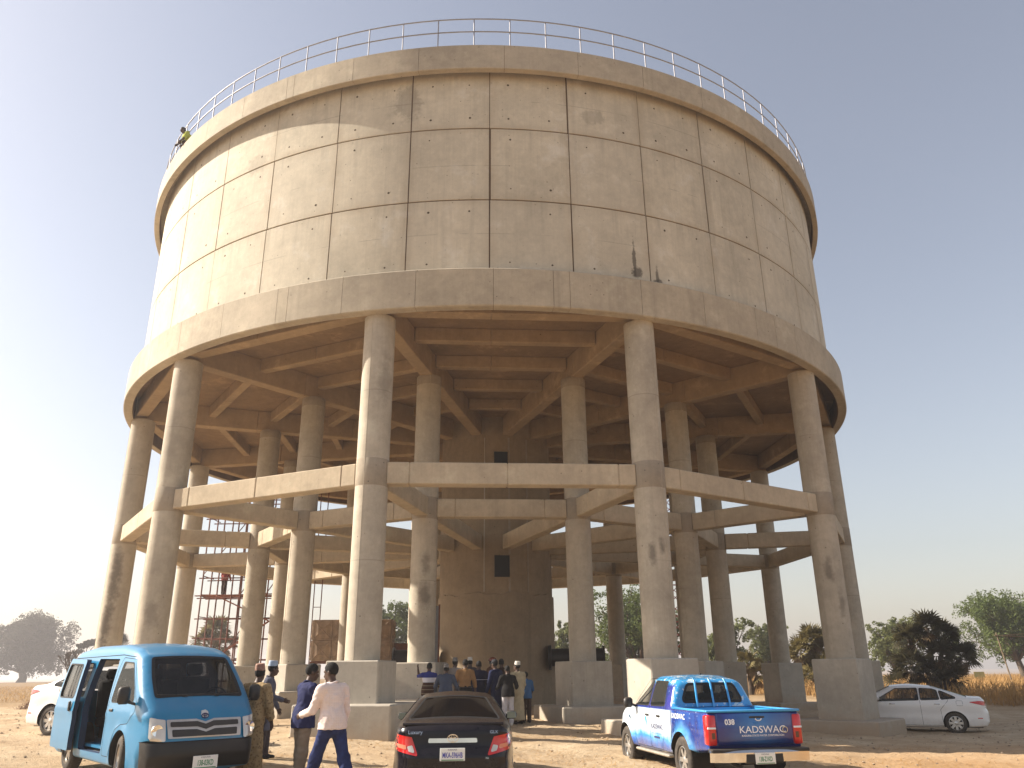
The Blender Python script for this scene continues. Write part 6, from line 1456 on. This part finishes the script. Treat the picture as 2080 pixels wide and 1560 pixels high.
palm('fan_palm', 'small dry palm below the grey green tree', 16.2, 58, [(0, 0, 2.0, 30), (.6, .2, 1.2, 24)], L_PALM, 4, .75)
palm('fan_palm', 'dark dense palm clump behind the white car at right', 25.0, 50, [(0, 0, 3.95, 44), (-1.05, .3, 3.3, 36), (1.05, .2, 3.5, 38), (1.6, -.2, 2.2, 32), (-1.45, -.2, 1.8, 26), (.2, -.6, 2.3, 34), (-.5, -.7, 1.2, 30), (.8, -.7, 1.0, 30), (-2.1, .1, .7, 14)], L_PALMD, 5, .78)
# ================================================================== RIGHT EDGE: POLE, HUT, BOARD, STRAW
M_WOOD = simple('weathered_pole', (.20, .15, .10), .9, 0, .3)
pl = thing('utility_pole', 'thin leaning wooden pole with a crossbar at far right', 'pole', (35.5, 60, gzz(35.5, 60)))
m = MB(); m.tube((0, 0, -.3), (-.55, 0, 4.0), .055, .04, 7); obj('shaft', m.mesh(), M_WOOD, pl)
m = MB(); m.tube((-.7, 0, 3.82), (1.7, .1, 3.68), .03, n=6); m.tube((-.7, 0, 3.78), (1.7, .1, 3.9), .02, n=6); obj('crossbar', m.mesh(), M_WOOD, pl)
hut = thing('thatched_hut', 'round hut with grey conical thatch in the haze at right', 'hut', (49.0, 95, gzz(49, 95)))
m = MB(); m.lathe([(1.3, 0), (1.3, 1.3)], 20); obj('wall', auto_smooth(m.mesh(), 40), simple('mud_wall', (.30, .22, .15), .95), hut)
m = MB(); m.lathe([(1.9, 1.1), (1.0, 1.95), (.0, 2.7)], 20); obj('thatch', auto_smooth(m.mesh(), 40), simple('grey_thatch', (.22, .19, .155), .95, 0, .3, 5), hut)
sg_ = thing('notice_board', 'small pale yellow board standing in dry grass at right', 'board', (44.2, 80, gzz(44.2, 80)))
m = MB(); m.cbox(-.5, .5, -.02, .02, .45, 1.25, .01); obj('board', m.mesh(), simple('yellow_board', (.55, .45, .16), .7), sg_)
m = MB(); m.tube((-.35, .04, -.1), (-.35, .04, 1.2), .03, n=6); m.tube((.35, .04, -.1), (.35, .04, 1.2), .03, n=6); obj('legs', m.mesh(), M_WOOD, sg_)
# straw heap behind the white car at left
def blades(P, L, w, spread, seed, droop=.3):
    r = np.random.default_rng(seed); n = len(P); az = r.uniform(0, 2*math.pi, n); le = r.normal(0, spread, (n, 2)); L = L*r.uniform(.6, 1.3, n); sd = np.stack([np.cos(az), np.sin(az), 0*az], 1)*(w/2)
    m_ = P+np.stack([le[:, 0]*L*.5, le[:, 1]*L*.5, L*.6], 1); t_ = P+np.stack([le[:, 0]*L*(1+droop), le[:, 1]*L*(1+droop), L*(1-.3*np.abs(le).sum(1))], 1)
    V = np.stack([P-sd, P+sd, m_+sd*.8, m_-sd*.8, t_], 1).reshape(-1, 3); b = 5*np.arange(n)[:, None]; F = [tuple(q) for q in (b+np.array([0, 1, 2, 3])).tolist()]+[tuple(q) for q in (b+np.array([3, 2, 4])).tolist()]; return V, F
L_DRY = leaf_mat('dry_grass', (.24, .13, .045), (.50, .31, .12))
L_STRAW = leaf_mat('straw_heap_blade', (.09, .042, .02), (.19, .095, .04))
hp = thing('straw_heap', 'long brown straw heap behind the white car at left', 'straw heap', (-20.4, 38.5, gzz(-20.4, 38.5)), R(10))
m = MB(); nu, nv = 24, 10; vs = []
for i in range(nu+1):
    for j in range(nv+1):
        u, v = i/nu*2-1, j/nv*2-1; hgt = .95*max(0, 1-abs(u)**2.2)*max(0, 1-v*v)*(1+.12*math.sin(9*u+4*v)); vs.append((u*1.5, v*1.0, hgt-.06))
m.add(vs, [(i*(nv+1)+j, (i+1)*(nv+1)+j, (i+1)*(nv+1)+j+1, i*(nv+1)+j+1) for i in range(nu) for j in range(nv)]); obj('heap_core', m.mesh(True), simple('straw_brown', (.17, .09, .045), .95, 0, .4, 8), hp)
q = np.array(vs)[rng.integers(0, len(vs), 3500)]+rng.normal(0, .08, (3500, 3))*np.array([1, 1, .3]); V, F = blades(q, .16, .02, .9, 5); obj('straw', mesh_from(V, F), L_STRAW, hp, kind='stuff')
# tall dry grass
def scatter(n, poly_fn, seed):
    r = np.random.default_rng(seed); out = []
    while sum(len(o) for o in out) < n:
        p = r.uniform(0, 1, (n, 2)); out.append(poly_fn(p, r))
    p = np.concatenate(out)[:n]; return p
def zs_of(p):
    d = np.hypot(p[:, 0], p[:, 1]); return gz(p[:, 0], p[:, 1])-np.clip(d-265, 0, 400)*.0105
def field(p, r):
    x_ = 4+80*p[:, 0]; y_ = 40+62*p[:, 1]**1.4; k = (y_ > 62-.75*x_+3*np.sin(x_*.4)) & (np.hypot(x_+1, y_-37) > 21) & (x_ < .72*y_+6) & ((x_ > 19) | (y_ > 58)); return np.stack([x_, y_], 1)[k]
p2 = scatter(30000, field, 3); P3 = np.column_stack([p2, zs_of(p2)-.02]); V, F = blades(P3, 1.0, .05, .32, 6); obj('dry_grass', mesh_from(V, F), L_DRY, kind='stuff', label='tall golden dry grass behind the tower at right', cat='grass')
def field2(p, r):
    x_ = -95+90*p[:, 0]; y_ = 55+70*p[:, 1]; k = (np.hypot(x_+1, y_-37) > 24); return np.stack([x_, y_], 1)[k]
p2 = scatter(14000, field2, 4); P3 = np.column_stack([p2, zs_of(p2)-.02]); V, F = blades(P3, .32, .05, .6, 7); obj('stubble', mesh_from(V, F), L_DRY, kind='stuff', label='short brown stubble over the field at left', cat='stubble')
# loose straw and stones on the trodden ground
def fore(p, r): return np.stack([-9+19*p[:, 0], 9.5+13*p[:, 1]], 1)[(np.sin(p[:, 0]*17+2*np.sin(p[:, 1]*9))+np.sin(p[:, 1]*23+p[:, 0]*8) > -.1)]
p2 = scatter(12000, fore, 8); z_ = np.array([gzz(a, b) for a, b in p2]); r8 = np.random.default_rng(8); n = len(p2); az = r8.uniform(0, 2*math.pi, n); L = r8.uniform(.03, .12, n); d = np.stack([np.cos(az), np.sin(az), r8.normal(0, .18, n)], 1)*L[:, None]; sd = np.stack([-np.sin(az), np.cos(az), 0*az], 1)*.004; P3 = np.column_stack([p2, z_+.012])
V = np.stack([P3-d-sd, P3-d+sd, P3+d+sd, P3+d-sd], 1).reshape(-1, 3); obj('loose_straw', mesh_from(V, np.arange(4*n).reshape(n, 4)), L_DRY, kind='stuff', label='loose straw trodden into the sandy foreground', cat='straw')
def around(p, r): return np.stack([-20+40*p[:, 0], 9.5+26*p[:, 1]], 1)
p2 = scatter(4500, around, 9); r9 = np.random.default_rng(9); VV, FF = [], []; ico = [(0, 0, 1), (.9, 0, .35), (.28, .85, .4), (-.72, .53, .4), (-.72, -.53, .4), (.28, -.85, .4), (0, 0, -.3)]
for k, (a, b) in enumerate(p2):
    s_ = .012+.035*r9.random()**3; q = np.array(ico)*s_*r9.uniform(.7, 1.3, (7, 3)); w = r9.uniform(0, 6.28); c_, sn = math.cos(w), math.sin(w); q = np.stack([q[:, 0]*c_-q[:, 1]*sn, q[:, 0]*sn+q[:, 1]*c_, q[:, 2]], 1); bb = 7*k; VV.append(q+np.array((a, b, gzz(a, b)))); FF += [(bb, bb+1+i, bb+1+(i+1) % 5) for i in range(5)]+[(bb+6, bb+1+(i+1) % 5, bb+1+i) for i in range(5)]
obj('gravel', mesh_from(np.concatenate(VV), FF), simple('gravel_stone', (.34, .26, .18), .95, 0, .35, 1.5), kind='stuff', label='small stones and clods strewn over the sandy ground', cat='gravel')
# ================================================================== HAZE
t = NT('haze_air'); t.t.nodes.remove(t.b); pv = t.n('ShaderNodeVolumePrincipled'); pv.inputs['Color'].default_value = (.95, .90, .90, 1); pv.inputs['Density'].default_value = .0010; pv.inputs['Anisotropy'].default_value = .35; t.l(pv.outputs[0], t.out.inputs['Volume'])
m = MB(); m.box(-900, 900, -60, 1500, -8, 23.6); hz = obj('haze', m.mesh(), t.m, kind='stuff', label='pale dusty haze hanging over the whole plain', cat='haze')
